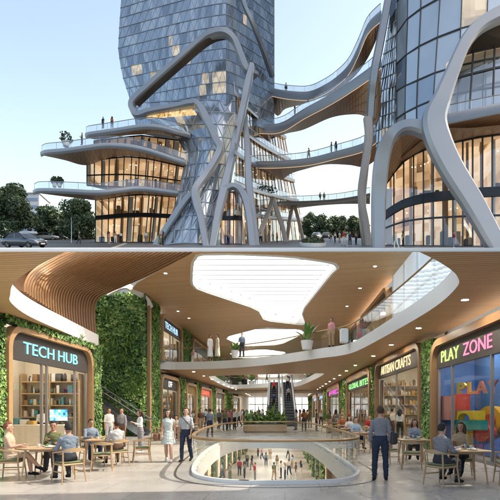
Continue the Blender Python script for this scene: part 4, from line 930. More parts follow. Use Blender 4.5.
MAG = EM('sign_magenta', (1.0, .18, .75), 1.6); BLU = EM('sign_blue', (.45, .7, 1.0), 1.6); WHT = EM('sign_white', (1, .98, .95), 1.4); RED = EM('sign_red', (1.0, .25, .15), 1.6); YEL = EM('sign_yellow', (1, .8, .3), 1.3)
th = storefront(XLW, 15.05, 21.75, 0, 4.62, 3.42, 4.45, 'tall shopfront with cyan TECH HUB lettering on a charcoal board, bookshelves inside', 'TECH HUB', CY, (.17, .80), 'cream', OAK, fw=.22, mulls=(.36, .42, .80), shelves=5, tz=(.26, .68), seed=5, goods=(0, 1, 2, 6, 4, 1))
# counter and screen in the tech shop
ct = MB(); ct.rbox((-11.1, 20.35, .5), (2.6, .6, 1.0), .03); solo('shop_counter', ct, M('counter_front', (.68, .60, .5), .5), 'long pale service counter inside the cyan lit shop', 'counter', (-11.1, 20.35, 0))
mt = thing('monitor', 'computer screen glowing blue on the pale service counter', 'monitor', (-10.2, 20.3, 1.0)); mb = MB(); mb.box((-10.2, 20.32, 1.02), (.3, .22, .03)); mb.beam((-10.2, 20.34, 1.02), (-10.2, 20.34, 1.25), .05, .05); part('stand', mb, DARK, mt)
mb = MB(); mb.rbox((-10.2, 20.3, 1.42), (.86, .05, .56), .01); part('casing', mb, DARK, mt); mb = MB(); mb.box((-10.2, 20.27, 1.42), (.8, .006, .5)); part('screen', mb, LIT('screen_blue', [(.02, .08, .25), (.05, .35, .75), (.2, .7, 1), (.8, .95, 1)], 1.3, (3, 3, 3)), mt)
for i, (x, c, s_) in enumerate(((-12.1, 2, .28), (-11.75, 4, .22), (-11.4, 5, .16))):
    mb = MB(); mb.rbox((x, 20.3, 1.0 + s_ / 2), (.3, .3, s_), .02); solo('display_box', mb, GOODS[c], ('teal', 'white', 'ochre')[i] + ' product box standing on the pale service counter', 'box', (x, 20.3, 1.0))
mb = MB(); mb.box((-9.32, 30.75, 4.7), (.3, .35, 9.4)); cut(solo('timber_post', mb, OAK, 'slim full height timber post between the huge green wall and leafy pier', 'post', (-9.32, 30.75, 0)))
storefront(XRW, 10.6, 18.45, 0, 4.42, 3.3, 4.2, 'wide shopfront with neon PLAY ZONE lettering and coloured play blocks inside', [('PLAY', LIME, (.11, .335)), ('ZONE', PNK, (.385, .66))], wall='blue', frame=WALNUT, mulls=(.35, .783), shelves=0, depth=1.7, tz=(.22, .70), seed=3, light=EM('play_light', (1, .95, .9), 26.0))
# coloured play installation
def solid_px(poly, X0, X1):
    a = [PX(x, y, X0) for x, y in poly]; b = [V((X1, p.y, p.z)) for p in a]; mb = MB(); mb.poly(a); mb.poly(b[::-1])
    for i in range(len(a)): mb.quad(a[i], b[i], b[(i + 1) % len(a)], a[(i + 1) % len(a)])
    return mb
def circ(cx, cy, rx, ry, a0=0, a1=360, n=24): return [(cx + rx * math.cos(math.radians(lerp(a0, a1, k / n))), cy + ry * math.sin(math.radians(lerp(a0, a1, k / n)))) for k in range(n + (0 if a1 - a0 == 360 else 1))]
def toy(name, c): return M(name, c, .35, var=.06)
for nm, poly, c, lab, X0 in (
    ('play_block', [(450, 395), (463.5, 394), (463.5, 410), (450, 410)], (.62, .05, .04), 'red square foam block on top of the yellow arch block', 6.62),
    ('play_block', [(441, 396), (449, 396), (449, 420), (441, 420)], (.55, .22, .2), 'faded coral foam block leftmost behind the play shop glass', 6.36),
    ('play_block', [(453, 410.5), (478, 410.5), (478, 420)] + circ(463.5, 420, 6, 7, 0, -180, 12) + [(453, 420)], (.75, .48, .03), 'yellow foam block with a round arch cut out', 6.66),
    ('play_block', [(453, 420.4), (481, 420.4), (481, 430), (453, 430)], (.02, .25, .22), 'teal flat foam block under the yellow arch block', 6.66),
    ('play_block', [(453, 430.4), (466, 430.4), (466, 448), (453, 448)], (.78, .5, .05), 'yellow upright foam block under the teal block', 6.66),
    ('play_disc', circ(489, 420, 12, 14), (.85, .45, .03), 'big orange yellow foam wheel at the right of the play shop', 7.35),
    ('play_disc', circ(481, 433, 9, 8.5), (.58, .03, .04), 'dark red foam disc leaning before the orange wheel', 7.0),
    ('play_block', [(484, 445), (499, 438), (499, 456), (484, 456)], (.05, .14, .5), 'blue foam wedge low at the right of the play shop', 7.0),
    ('play_block', [(470, 446), (483, 443), (483, 456), (470, 456)], (.3, .1, .38), 'purple foam cushion between the red disc and blue wedge', 7.05)):
    mb = solid_px(poly, X0, X0 + .25); p = PX(poly[0][0], poly[0][1], X0); solo(nm, mb, toy('foam_' + lab.split()[0] + lab.split()[1], c), lab, 'play block', p)
mb = MB(); c = PX(489, 420, 7.3); hub = solid_px(circ(489, 420, 5, 6), 7.28, 7.34); solo('play_hub', hub, toy('foam_hub', (.6, .08, .05)), 'round red hub in the centre of the orange yellow wheel', 'play block', c)
pw = thing('wall_lettering', 'coloured PLAY letters on the blue wall behind the play shop glass', 'lettering', PX(470, 405, 7.6))
for ch, x0, x1, ya, yb, cc in (('P', 457.5, 466, 382.5, 394.5, (.8, .62, .08)), ('L', 468, 475.5, 381.5, 394.3, (.85, .5, .1)), ('A', 476.5, 487, 381, 394.2, (.85, .3, .2)), ('Y', 487.5, 498, 380.5, 394, (.8, .25, .25))):
    a = PX(x0, yb, 6.88); b = PX(x1, yb, 6.88); tpz = PX((x0 + x1) / 2, ya, 6.88).z
    part('letter', text_mesh(ch, a.y - b.y, tpz - a.z, a, (0, -1, 0), ext=.08, bold=.03), toy('letter_' + ch, cc), pw)
mb = MB(); a = PX(441, 384, 7.5); mb.box((7.6, 14.5, 4.0), (.1, 9, .3)); solo('shop_valance', mb, toy('valance_pink', (.55, .1, .16)), 'pink band along the top of the blue play shop wall', 'panel', (7.6, 14.5, 4.0))
living_wall(XRW, 18.5, 19.85, 0, 4.6, 'leafy pier between the play shop and the craft shop', .1, 420)
storefront(XRW, 19.9, 29.9, 0, 4.75, 3.68, 4.55, 'craft shopfront with glowing amber ARTISAN CRAFTS sign and shelves of pots', 'ARTISAN CRAFTS', AMB, (.13, .80), 'cream', WALNUT, mulls=(.06, .5), shelves=5, tz=(.2, .8), seed=8, goods=(0, 1, 4, 5, 0))
living_wall(XRW, 29.9, 31.6, 0, 4.7, 'leafy pier between the craft shop and the green signed food shop', .12, 260)
storefront(XRW, 31.7, 44, 0, 4.75, 3.42, 4.3, 'food shopfront with green GLOBAL BITES lettering', 'GLOBAL BITES', GRN, (.08, .9), 'tan', WALNUT, mulls=(.4, .7), shelves=5, tz=(.18, .72), seed=9, goods=(0, 1, 5, 3, 4), fw=.5)
living_wall(XRW, 44, 49.2, 0, 4.7, 'leafy pier right of the magenta signed shop', .15, 170)
storefront(XRW, 49.4, 64, 0, 4.75, 3.42, 4.3, 'distant shopfront with a magenta lit sign on the right', '~8', MAG, (.1, .9), 'tan', WALNUT, shelves=3, tz=(.2, .8), seed=10, fw=.6)
living_wall(XRW, 64.2, 70, 0, 4.7, 'leafy pier left of the magenta signed shop', .18, 120)
storefront(XRW, 70.3, 82, 0, 4.75, 3.42, 4.3, 'first blue signed shopfront beyond the magenta one', '~5', BLU, (.15, .85), 'tan', WALNUT, shelves=2, tz=(.2, .8), seed=11, fw=.7)
storefront(XRW, 85, 98, 0, 4.75, 3.42, 4.3, 'last blue signed shopfront on the right, nearest the end window', '~5', BLU, (.15, .85), 'tan', WALNUT, shelves=2, tz=(.2, .8), seed=12, fw=.7)
living_wall(XRW, 98.5, 116, 0, 4.8, 'far green wall at the right end of the hall', .25, 70)
storefront(XLW, 33.8, 39.6, 0, 4.4, 3.3, 4.2, 'shopfront with a white emblem on its dark sign, left behind the walking couple', '~3', WHT, (.45, .66), 'white', OAK, mulls=(.45,), shelves=5, tz=(.25, .75), seed=13)
living_wall(XLW, 39.8, 42.2, 0, 4.6, 'leafy pier right of the white emblem shop, left wall', .14, 230)
storefront(XLW, 42.4, 47.4, 0, 4.3, 3.3, 4.1, 'left wall shopfront with a dim yellow sign', None, YEL, (.25, .75), 'cream', OAK, mulls=(.5,), shelves=3, seed=14, sign=M('ochre_sign', (.25, .17, .05), .5))
living_wall(XLW, 47.6, 49.4, 0, 4.6, 'leafy pier between the yellow and red signed shops', .15, 200)
storefront(XLW, 49.6, 57, 0, 4.3, 3.3, 4.1, 'left wall shopfront with a glowing red sign', '~5', RED, (.15, .85), 'cream', OAK, mulls=(.5,), shelves=3, seed=15, sign=M('red_sign', (.35, .06, .04), .5, emit=.6))
living_wall(XLW, 57.2, 60, 0, 4.6, 'leafy pier right of the red signed shop', .18, 150)
storefront(XLW, 60.3, 69, 0, 4.3, 3.3, 4.1, 'left wall shopfront with a plain dark sign beyond the red one', None, WHT, (.25, .75), 'cream', OAK, mulls=(.5,), shelves=2, seed=16)
living_wall(XLW, 69.3, 80, 0, 4.8, 'far green wall section on the left beyond the shops', .22, 80)
storefront(XLW, 80.5, 92, 0, 4.3, 3.3, 4.1, 'last shopfront on the left wall near the end window', None, YEL, (.25, .75), 'cream', OAK, mulls=(.5,), shelves=2, seed=17)
mb = MB(); mb.box((XLW - .1, 104.4, 2.4), (.2, 24.4, 4.8)); solo('end_wall_panel', mb, SHOPW['white'], 'plain pale wall panel on the left between the last shop and end window', 'wall', (XLW, 104, 0))
# upper floor
storefront(XLW, 34.0, 40.8, ZS1, 9.1, 7.9, 8.9, 'upper floor shopfront with a pale blue sign, left above the white gallery edge', 'TECH HUB', BLU, (.2, .8), 'cream', OAK, mulls=(.45, .6), shelves=3, seed=18)
living_wall(XLW, 41, 45.2, ZS1, 9.2, 'upper leafy pier between the two upper shopfronts', .15, 200)
storefront(XLW, 45.4, 56, ZS1, 9.0, 7.9, 8.8, 'upper floor shopfront with reddish goods display on the left', None, RED, (.2, .8), 'tan', OAK, mulls=(.3, .6), shelves=6, seed=19, goods=(3, 1, 3, 5, 0))
living_wall(XLW, 56.2, 66, ZS1, 9.2, 'upper far green wall section on the left', .2, 90)
storefront(XRW, 26.3, 36, ZS1, 9.0, 8.0, 8.9, 'upper floor shopfront on the right, behind the man on the gallery', None, AMB, (.2, .8), 'tan', OAK, mulls=(.3, .6), shelves=4, seed=20)
storefront(XRW, 37, 50, ZS1, 9.0, 8.0, 8.9, 'second upper floor shopfront on the right, farther in', None, WHT, (.2, .8), 'cream', OAK, mulls=(.3, .6), shelves=4, seed=21)
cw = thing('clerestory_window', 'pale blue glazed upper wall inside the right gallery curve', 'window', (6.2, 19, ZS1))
mb = MB(); mb.quad(V((6.25, 11.5, ZS1)), V((6.25, 26, ZS1)), V((6.25, 26, ZC)), V((6.25, 11.5, ZC))); cut(part('glazing', mb, M('glowing_glazing', (.62, .72, .80), .15, var=.12, scale=.4, emit=.45), cw)); mb = MB()  # daylight put into the panes as glow, nothing lights them from behind
for k in range(7): mb.box((6.22, 11.5 + k * 2.4, 7.4), (.08, .07, 3.9))
for z in (7.3,): mb.box((6.22, 18.75, z), (.1, 14.5, .09))
cut(part('mullions', mb, WHITE, cw)); mb = MB(); mb.box((6.6, 19, 6.0), (.1, 14.6, 1.0)); cut(part('spandrel', mb, SHOPW['tan'], cw))
# outer walls beyond the fronts
for X, d0, d1, lab in ((XRW + 3.6, 10.3, 118, 'outer right wall behind the shops'), (XLW - 4.6, 10.3, 118, 'outer left wall behind the shops')):
    mb = MB(); mb.box((X, (d0 + d1) / 2, 4.7), (.3, d1 - d0, 9.4)); cut(solo('outer_wall', mb, M('outer_render', (.5, .46, .4), .8), lab, 'wall', (X, d0, 0)))
mb = MB(); mb.box((XRW + 2.2, 3.4, 8), (2.6, 13.4, 16)); solo('shade_block', mb, M('shade_block_render', (.45, .42, .38), .8), 'unseen tall block added right of the hall entrance to shade the floor', 'building', (XRW + 2.2, 3.4, 0))  # out of view, added to throw shade across the foreground floor
for X0, X1, d, lab in ((6.0, 9.7, 10.5, 'timber clad return wall at the near end of the play shop'), (-14.0, -9.3, 10.9, 'timber clad return wall at the near end of the left green wall')):
    mb = MB(); mb.box(((X0 + X1) / 2, d, 2.6), (X1 - X0, .12, 5.2)); cut(solo('return_wall', mb, WALNUT, lab, 'wall', (X0, d, 0)))
# end window
ew = thing('end_window', 'bright glazed end wall of the hall with daylight and greenery painted into the panes', 'window', (-1.7, 117, 0)); mb = MB(); mb.quad(V((-9.8, 117, 0)), V((6.5, 117, 0)), V((6.5, 117, ZC)), V((-9.8, 117, ZC))); part('glazing', mb, LIT('end_daylight_glow', [(.35, .5, .32), (.8, .88, .84), (1, 1, 1), (1, 1, 1)], 2.2, (.35, 1, .45)), ew); mb = MB()  # panes glow with painted daylight and greenery, nothing stands behind them
for k in range(9): mb.box((-9.8 + k * 2.03, 116.9, 4.7), (.18, .2, 9.4))
for z in (3.1, 5.2, 7.2): mb.box((-1.7, 116.9, z), (16.2, .2, .25))
part('mullions', mb, WHITE, ew)
cb = MB(); cb.rbox((-1.7, 74, 4.62), (15.5, 1.6, .5), .1); solo('bulkhead', cb, WHITE, 'white bulkhead crossing the far hall below the gallery', 'beam', (-1.7, 74, 4.6))
# downlights
for i, (x, y, z) in enumerate(((165.5, 273, ZC), (194, 273, ZC), (152.5, 309, ZC), (178, 311, ZC), (189, 318, ZC), (375, 266, ZC), (360, 288, ZC), (347, 306, ZC), (398, 272, ZC), (170, 330, ZC))):
    p = PZ(x, y, z); t = thing('downlight', ['first recessed downlight by the slatted wave', 'recessed downlight just left of the largest skylight', 'recessed downlight near the white ceiling lip', 'recessed downlight above the upper left shop', 'recessed downlight left of the two people in white', 'recessed downlight right of the largest skylight, midway', 'recessed downlight above the right gallery, third', 'recessed downlight above the man on the gallery', 'recessed downlight nearest the right corner', 'recessed downlight deep over the left gallery'][i], 'downlight', p, 'ceiling downlights')
    mb = MB(); mb.lathe([(.13, 0), (.13, -.02), (.09, -.025), (.09, 0)], p, 16); part('rim', mb, WHITE, t); mb = MB(); mb.lathe([(.085, -.005), (.085, -.012)], p, 14); part('lamp', mb, EM('downlight_lamp', (1, .87, .66), 70.0), t)
n_ = {}
for X, d, w_ in [(5.2, 13 + k * 4.5, 'right walkway') for k in range(4)] + [(5.0, 32 + k * 4.6, 'deep right walkway') for k in range(15)] + [(-7.6, 37.5 + k * 4.6, 'deep left walkway') for k in range(14)] + [(-2.4 + (k % 2) * 3.4, 71.5 + k * 3.1, 'far central concourse') for k in range(12)]:  # lamps added and strengthened to brighten the walkways and far hall
    p = V((X, d, ZS0)); n_[w_] = n_.get(w_, 0) + 1
    t = thing('downlight', w_ + ' added downlight in the gallery soffit, number %d from the entrance' % n_[w_], 'downlight', p, 'added gallery soffit downlights')
    mb = MB(); mb.lathe([(.13, 0), (.13, -.02), (.1, -.025), (.1, 0)], p, 12); part('rim', mb, WHITE, t); mb = MB(); mb.lathe([(.095, -.005), (.095, -.012)], p, 12); part('lamp', mb, EM('added_downlight_lamp', (1, .88, .70), 1000.0), t)
# ---- stair in the recess
st = thing('escalator', 'stair with glass sides rising left in front of the huge green wall', 'escalator', (-9.4, 28.5, 0)); mb = MB()
for k in range(20): mb.box((-9.0 - k * .27 - .135, 28.6, .09 + k * .18), (.27, 1.3, .18 + .06))
part('steps', mb, DARK, st)
for y in (27.9, 29.3):
    a, b = V((-8.8, y, .1)), V((-13.6, y, 3.3)); mb = MB(); mb.quad(a, b, b + V((0, 0, .95)), a + V((0, 0, .95))); part('glass_side', mb, BALG, st)
    mb = MB(); mb.tube([a + V((.4, 0, .9)), a + V((0, 0, 1.0)), b + V((0, 0, 1.0))], .045, 8); part('handrail', mb, STEEL, st)
    mb = MB(); mb.beam(a, b, .12, .4); part('stringer', mb, STEEL, st)
# ---- pair of escalators at the far end
for i, x in enumerate((-1.15, .55)):
    e_ = thing('escalator', ('left' if i == 0 else 'right') + ' one of the twin escalators rising to the far gallery', 'escalator', (x, 45, 0), 'twin escalators'); b0, b1 = V((x, 45, 0)), V((x - .3, 61, 5.4)); mb = MB(); N = 36
    for k in range(N):
        c = b0.lerp(b1, (k + .5) / N); mb.box(c, (1.05, .46, .2), mi=k % 2)
    part('steps', mb, [DARK, M('step_edge', (.16, .17, .18), .4, metal=.6)], e_)
    for s in (-.66, .66):
        o_ = V((s, 0, 0)); mb = MB(); mb.beam(b0 + o_ + V((0, 0, .1)), b1 + o_ + V((0, 0, .1)), .22, .9); part('truss_side', mb, WHITE, e_)
        mb = MB(); mb.tube([b0 + o_ + V((0, -.8, .95)), b0 + o_ + V((0, 0, 1.0)), b1 + o_ + V((0, 0, 1.0))], .06, 8); part('handrail', mb, DARK, e_)
# ---- planter bed
pb = V((-1.45, 34, 0)); pt = thing('planter_bed', 'timber edged planting bed with palms at the head of the floor opening', 'planter', pb); mb = MB(); mb.rbox(pb + V((0, 0, .3)), (3.2, 2.6, .6), .12); part('box', mb, PALEOAK, pt); mb = MB(); mb.box(pb + V((0, 0, .6)), (2.95, 2.35, .04)); part('soil', mb, SOIL, pt)
lv = MB(); pts = []
for _ in range(1500): pts.append(pb + V((R.uniform(-1.5, 1.5), R.uniform(-1.2, 1.2), .65 + abs(R.gauss(0, .28)))))
leaves(lv, pts, (0, -.3, 1), .2, 4); part('ground_cover', lv, LEAF, pt)
lv = MB(); rr = random.Random(9)
for bx_, by_, n, L in ((-.5, -.5, 22, 1.1), (.4, .3, 26, 1.35), (1.1, -.2, 22, 1.1), (-1.2, .2, 18, .9), (.1, -.9, 16, .8)): frond_plant(lv, pb + V((bx_, by_, .6)), n, L * 1.25, rr, .05)
part('fronds', lv, LEAF, pt)
def palm_pot(p, h, label, seed, L=1.0, r=.28):
    t = thing('potted_palm', label, 'potted plant', p, 'potted palms on the upper gallery'); mb = MB(); mb.lathe([(r * .75, 0), (r, .55), (r * .9, .55), (r * .85, .48)], p, 16); part('pot', mb, WHITE, t, smooth=True); lv = MB(); frond_plant(lv, p + V((0, 0, .5)), 26, L, random.Random(seed)); part('fronds', lv, LEAF, t)
palm_pot(PZ(307, 349.5, ZS1), 1, 'tall potted palm on the gallery right of the second skylight', 1, 1.3, .4)
palm_pot(PZ(235, 358, ZS1), 1, 'potted palm beside the seated figure on the cross gallery', 2, .8)
palm_pot(V((-6.9, 70, ZS1)), 1, 'potted palm left of the far upper opening', 3, 1.9, .5)
palm_pot(V((-5.0, 67.2, ZS1)), 1, 'second potted palm at the far upper opening', 4, 1.9, .5)
palm_pot(V((3.4, 63, ZS1)), 1, 'potted palm right of the escalator head', 5, 1.8, .5)
p = PZ(344, 343, ZS1); mb = MB(); mb.rbox(p + V((0, 0, .4)), (.45, .45, .8), .05); solo('litter_bin', mb, WHITE, 'white square bin on the right gallery behind the standing man', 'bin', p)
# ---- lower hall seen through the opening
struct('lower_floor', MB().quad(V((-12, 20, -5)), V((9, 20, -5)), V((9, 100, -5)), V((-12, 100, -5))), LFLOOR)
for i, (X, lab) in enumerate(((-6.4, 'left timber wall of the lower hall with green strips'), (3.0, 'right timber wall of the lower hall with green strips'))):
    t = thing('lower_wall', lab, 'wall', (X, 60, -5)); s_ = 1 if X > 0 else -1; mb = MB(); mb.box((X + s_ * .2, 62, -2.8), (.3, 80, 4.35)); part('timber_lining', mb, WALNUT, t); lg = MB(); lv = MB(); fr = MB()
    for k in range(11):
        d = 30 + k * 5.5; fr.box((X, d, -2.8), (.5, .9, 4.3)); lg.box((X + s_ * .03, d + 2.2, -3.2), (.1, 2.2, 3.2))
        pts = [V((X - s_ * R.random() * .25, d + 4.2 + R.uniform(-.6, .6), R.uniform(-5, -.8))) for _ in range(420)]; leaves(lv, pts, (-s_, -.3, .2), .2, 4)
    part('pilasters', fr, OAK, t); part('shop_windows', lg, LIT('lower_shop_glow', [(.3, .16, .06), (.8, .5, .25), (1, .8, .55)], .8, (.6, .6, .6)), t); part('green_strips', lv, LEAF, t, kind='stuff')
mb = MB(); mb.box((-1.7, 99, -2.8), (16, .3, 4.4)); solo('lower_end_wall', mb, SHOPW['white'], 'pale end wall of the lower hall', 'wall', (-1.7, 99, -5))
for k in range(7):
    mb = MB(); mb.rbox((-1.7, 32 + k * 9, -.66), (5.5, 2.2, .06), .01); solo('added_light_panel', mb, EM('added_panel_glow', (1, .93, .82), 9.0), ['first', 'second', 'third', 'fourth', 'fifth', 'sixth', 'seventh'][k] + ' added light panel, unseen on the lower hall ceiling, counting from the front', 'light panel', (-1.7, 32 + k * 9, -.66), 'added lower hall light panels')  # out of sight, added to light the lower hall
# ================================================================== PEOPLE AND FURNITURE
SKIN = {'light': M('skin_light', (.56, .34, .24), .5, var=.06, scale=9), 'tan': M('skin_tan', (.40, .22, .14), .5, var=.06, scale=9), 'deep': M('skin_deep', (.17, .085, .05), .5, var=.08, scale=9)}
HAIRC = {'black': M('hair_black', (.018, .015, .013), .7, var=.35, scale=40), 'brown': M('hair_brown', (.055, .03, .018), .7, var=.35, scale=40), 'auburn': M('hair_auburn', (.20, .065, .03), .7, var=.35, scale=40), 'grey': M('hair_grey', (.3, .29, .28), .5, var=.2, scale=40), 'fair': M('hair_fair', (.36, .24, .12), .7, var=.3, scale=40)}
CLOTH = {'white': (.72, .71, .69), 'pale grey': (.48, .49, .50), 'grey': (.25, .245, .26), 'charcoal': (.05, .052, .06), 'black': (.018, .018, .02), 'navy': (.025, .04, .09), 'blue': (.08, .16, .36), 'slate blue': (.20, .245, .30), 'denim': (.034, .045, .072),
         'pale blue': (.40, .52, .64), 'beige': (.55, .43, .31), 'tan': (.40, .28, .17), 'brown': (.13, .075, .045), 'red': (.42, .04, .035), 'rust': (.38, .13, .05), 'pink': (.60, .28, .30), 'green': (.07, .2, .09), 'olive': (.14, .15, .07), 'mustard': (.5, .33, .06), 'cream': (.68, .62, .50), 'maroon': (.18, .03, .04), 'mint': (.56, .63, .60), 'purple': (.2, .1, .28), 'teal': (.05, .24, .26)}
def cloth(c): return M('cloth_' + c.replace(' ', '_'), CLOTH[c], .85, var=.16, scale=11, bump=.3, bscale=14, spec=.2, bdist=.6)
def nv(*a): return V(a).normalized()
def make_body(key, pelvis=.93, spine=(0, .02, 1), arms=None, legs=None, sex='m', dress=None, sleeve='short', voxel=.016, head_yaw=0.0, head_pitch=0.0, fingers=False, skirt_sit=False):
    """one continuous body: joints laid out from the pelvis, limbs as tapering tubes fused by a voxel remesh"""
    f = sex == 'f'; mb = MB(); cap = []
    def limb(a, b, ra, rb, reg, mid=None):
        t = (b - a); L = t.length; t.normalize()
        path = [a - t * ra * .55, a, a.lerp(b, .3), b, b + t * rb * .55]; rad = [ra * .55, ra, mid or lerp(ra, rb, .3), rb, rb * .55]
        mb.tube(path, rad, 10, up=(.3, .1, .95) if abs(t.z) < .8 else (0, 1, 0)); cap.append((a, b, ra, rb, reg))
    sp = V(spine).normalized(); rt = V((1, 0, 0)); fw = sp.cross(rt) * -1 if sp.cross(rt).y < 0 else sp.cross(rt)
    O = V((0, 0, pelvis))
    st = [(-.10, .10, .09, 0), (-.05, .165, .115, 0), (.02, .168 if not f else .172, .118, 0), (.11, .148 if not f else .135, .105, .005), (.20, .150 if not f else .125, .105, .01), (.32, .172 if not f else .15, .120 if not f else .118, .015), (.40, .182 if not f else .155, .118, .01), (.47, .165 if not f else .142, .09, 0), (.515, .10, .065, -.005), (.545, .062, .058, -.005)]
    mb.loft([[O + sp * z + rt * (w * math.cos(a)) + fw * (d * math.sin(a) * (1.0 if math.sin(a) > 0 else .9) + o) for a in [6.2832 * k / 16 for k in range(16)]] for z, w, d, o in st])
    cap.append((O - sp * .12, O + sp * .04, .15, .16, 'bot')); cap.append((O + sp * .12, O + sp * .36, .14, .15, 'top')); cap.append((O + sp * .43 - rt * .13, O + sp * .43 + rt * .13, .075, .075, 'top'))
    nk = O + sp * .53; hp = V((0, math.sin(head_pitch), math.cos(head_pitch))); hd = nk + sp * .005 + hp * .14
    Rm = Matrix.Rotation(head_yaw, 3, 'Z') @ Matrix.Rotation(-head_pitch, 3, 'X')
    limb(nk - sp * .06, nk + sp * .07, .056, .052, 'skin')
    for c, r in (((0, 0, .012), (.076, .095, .108)), ((0, .024, -.052), (.054, .066, .068)), ((0, .098, -.018), (.013, .02, .024)), ((0, .072, -.088), (.028, .026, .022)), ((.076, -.005, -.012), (.012, .02, .032)), ((-.076, -.005, -.012), (.012, .02, .032))):
        mb.ell(hd + Rm @ V(c), r, 12, 8, rot=Rm)
    cap.append((hd - hp * .05, hd + hp * .03, .085, .09, 'skin'))
    sw = .17 if not f else .146; out = {'head': hd, 'R': Rm, 'hands': []}
    for sgn, (ua, fa) in zip((1, -1), arms):
        S = O + sp * .447 + rt * (sgn * sw); u = V((ua[0] * sgn, ua[1], ua[2])).normalized(); g = V((fa[0] * sgn, fa[1], fa[2])).normalized(); k = .9 if f else 1
        E = S + u * .285 * k; W = E + g * .25 * k
        limb(S, E, .052 * k + .004, .042 * k + (.006 if sleeve != 'none' else 0), 'top' if sleeve != 'none' else 'skin'); limb(E, W, .043 * k, .029 * k, 'top' if sleeve == 'long' else 'skin', .044 * k)
        side = g.cross(V((0, 0, 1)) if abs(g.z) < .9 else V((0, 1, 0))).normalized(); nrm = side.cross(g)
        Pm = W + g * .055; mb.ell(Pm, (.04 * k, .04 * k, .055 * k), 10, 6, rot=Matrix((side, nrm * .6, g)).transposed()); cap.append((W, W + g * .1, .035, .03, 'skin'))
        cu = (nrm * -1 if nrm.z > 0 else nrm)
        if fingers:
            for q, ln in zip((-.028, -.010, .009, .027), (.062, .074, .078, .064)):
                a = W + g * .085 + side * q; b = a + (g + cu * .25).normalized() * ln * .5; c = b + (g + cu * .9).normalized() * ln * .5; mb.tube([a, b, c], [.0095, .009, .0075], 6)
            a = W + g * .035 + side * (.034 * -sgn); mb.tube([a, a + (g * .7 + side * -sgn * .7).normalized() * .035, a + (g * .7 + side * -sgn * .5).normalized() * .065], [.012, .0105, .008], 6)
        else: mb.ell(W + g * .12 + cu * .012, (.034 * k, .034 * k, .05 * k), 8, 6, rot=Matrix((side, nrm * .5, g)).transposed())
        out['hands'].append(W + g * .08)
    for sgn, lg in zip((1, -1), legs):
        th, sh = lg[0], lg[1]; H = O - sp * .03 + rt * (sgn * .092); u = V((th[0] * sgn, th[1], th[2])).normalized(); g = V((sh[0] * sgn, sh[1], sh[2])).normalized(); k = .96 if f else 1
        K = H + u * .425 * k; A = K + g * .40 * k; ft = V(lg[2]).normalized() if len(lg) > 2 else V((.12 * sgn, 1, -.06)).normalized()
        reg = 'skin' if dress else 'bot'; e = 0 if dress else .008
        limb(H, K, .088 + e, .058 + e, reg if not dress else ('top' if skirt_sit else 'skin'), .082 + e); limb(K, A, .056 + e, .038 + e * 1.5, reg, .06 + e)
        hl = A - ft * .055 + V((0, 0, -.04)); toe = A + ft * .17 + V((0, 0, -.05)); mb.tube([hl - ft * .012, hl, A + ft * .05 + V((0, 0, -.035)), A + ft * .12 + V((0, 0, -.045)), toe, toe + ft * .015], [.022, .036, .042, .040, .028, .012], 10, up=(0, 0, 1)); mb.tube([A + V((0, 0, .03)), A - V((0, 0, .03))], [.04, .042], 8); cap.append((hl, toe, .05, .04, 'shoe'))
    if dress:       # skirt from waist to the hem
        z0 = pelvis + .12; n = 18
        if not skirt_sit: mb.loft([[V((w * math.cos(6.2832 * k / n), w * .8 * math.sin(6.2832 * k / n) * (1 + .06 * math.sin(5 * k)), z)) for k in range(n)] for z, w in ((dress, .235), (lerp(dress, z0, .35), .215), (lerp(dress, z0, .7), .185), (z0, .14))]); cap.append((V((0, 0, dress + .02)), V((0, 0, z0)), .21, .16, 'top'))
    me = mesh_of('tmp', mb, [SKIN['light']]); ob = bpy.data.objects.new('tmp', me); COL.objects.link(ob)
    md = ob.modifiers.new('r', 'REMESH'); md.mode = 'VOXEL'; md.voxel_size = voxel; md.use_smooth_shade = True
    sm = ob.modifiers.new('s', 'SMOOTH'); sm.factor = .4; sm.iterations = 2
    dg = bpy.context.evaluated_depsgraph_get(); nm = bpy.data.meshes.new_from_object(ob.evaluated_get(dg)); bpy.data.objects.remove(ob); bpy.data.meshes.remove(me)
    nm.name = 'body_' + key; nm.materials.clear()
    for m in (SKIN['light'], cloth('white'), cloth('denim'), M('shoe', (.05, .045, .04), .5)): nm.materials.append(m)
    n = len(nm.polygons); c = np.zeros(n * 3); nm.polygons.foreach_get('center', c); c = c.reshape(-1, 3); best = np.full(n, 9.0); lab = np.zeros(n, dtype=np.int32)
    ix = {'skin': 0, 'top': 1, 'bot': 1 if dress else 2, 'shoe': 3}
    for a, b, ra, rb, reg in cap:
        a = np.array(a); ab = np.array(b) - a; t = np.clip(((c - a) @ ab) / (ab @ ab), 0, 1); dist = np.linalg.norm(c - (a + t[:, None] * ab), axis=1) - (ra + (rb - ra) * t); k = dist < best; best[k] = dist[k]; lab[k] = ix[reg]
    if dress and not skirt_sit: lab[(lab == 1) & (c[:, 2] < dress - .005)] = 0
    # cloth: soft folds, looser toward the hems
    from mathutils import noise
    vi = np.zeros(len(nm.loops), dtype=np.int32); nm.loops.foreach_get('vertex_index', vi); ls = np.zeros(n, dtype=np.int32); nm.polygons.foreach_get('loop_start', ls); lt = np.zeros(n, dtype=np.int32); nm.polygons.foreach_get('loop_total', lt)
    clothv = {}
    for f in np.nonzero((lab == 1) | (lab == 2))[0]:
        for q in vi[ls[f]:ls[f] + lt[f]]: clothv[int(q)] = lab[f]
    moves = []
    for q, l in clothv.items():
        v = nm.vertices[q]; c_ = v.co; f1 = noise.noise(V((c_.x * 11, c_.y * 11, c_.z * 19))) * .008 + noise.noise(V((c_.x * 5 + 3, c_.y * 5, c_.z * 26 + c_.x * 14))) * .007
        zz = c_.z - pelvis
        if l == 1 and not dress and -.02 < zz < .16: f1 += .016 * (1 - (zz + .02) / .18)
        moves.append((q, v.normal * (f1 + .003)))
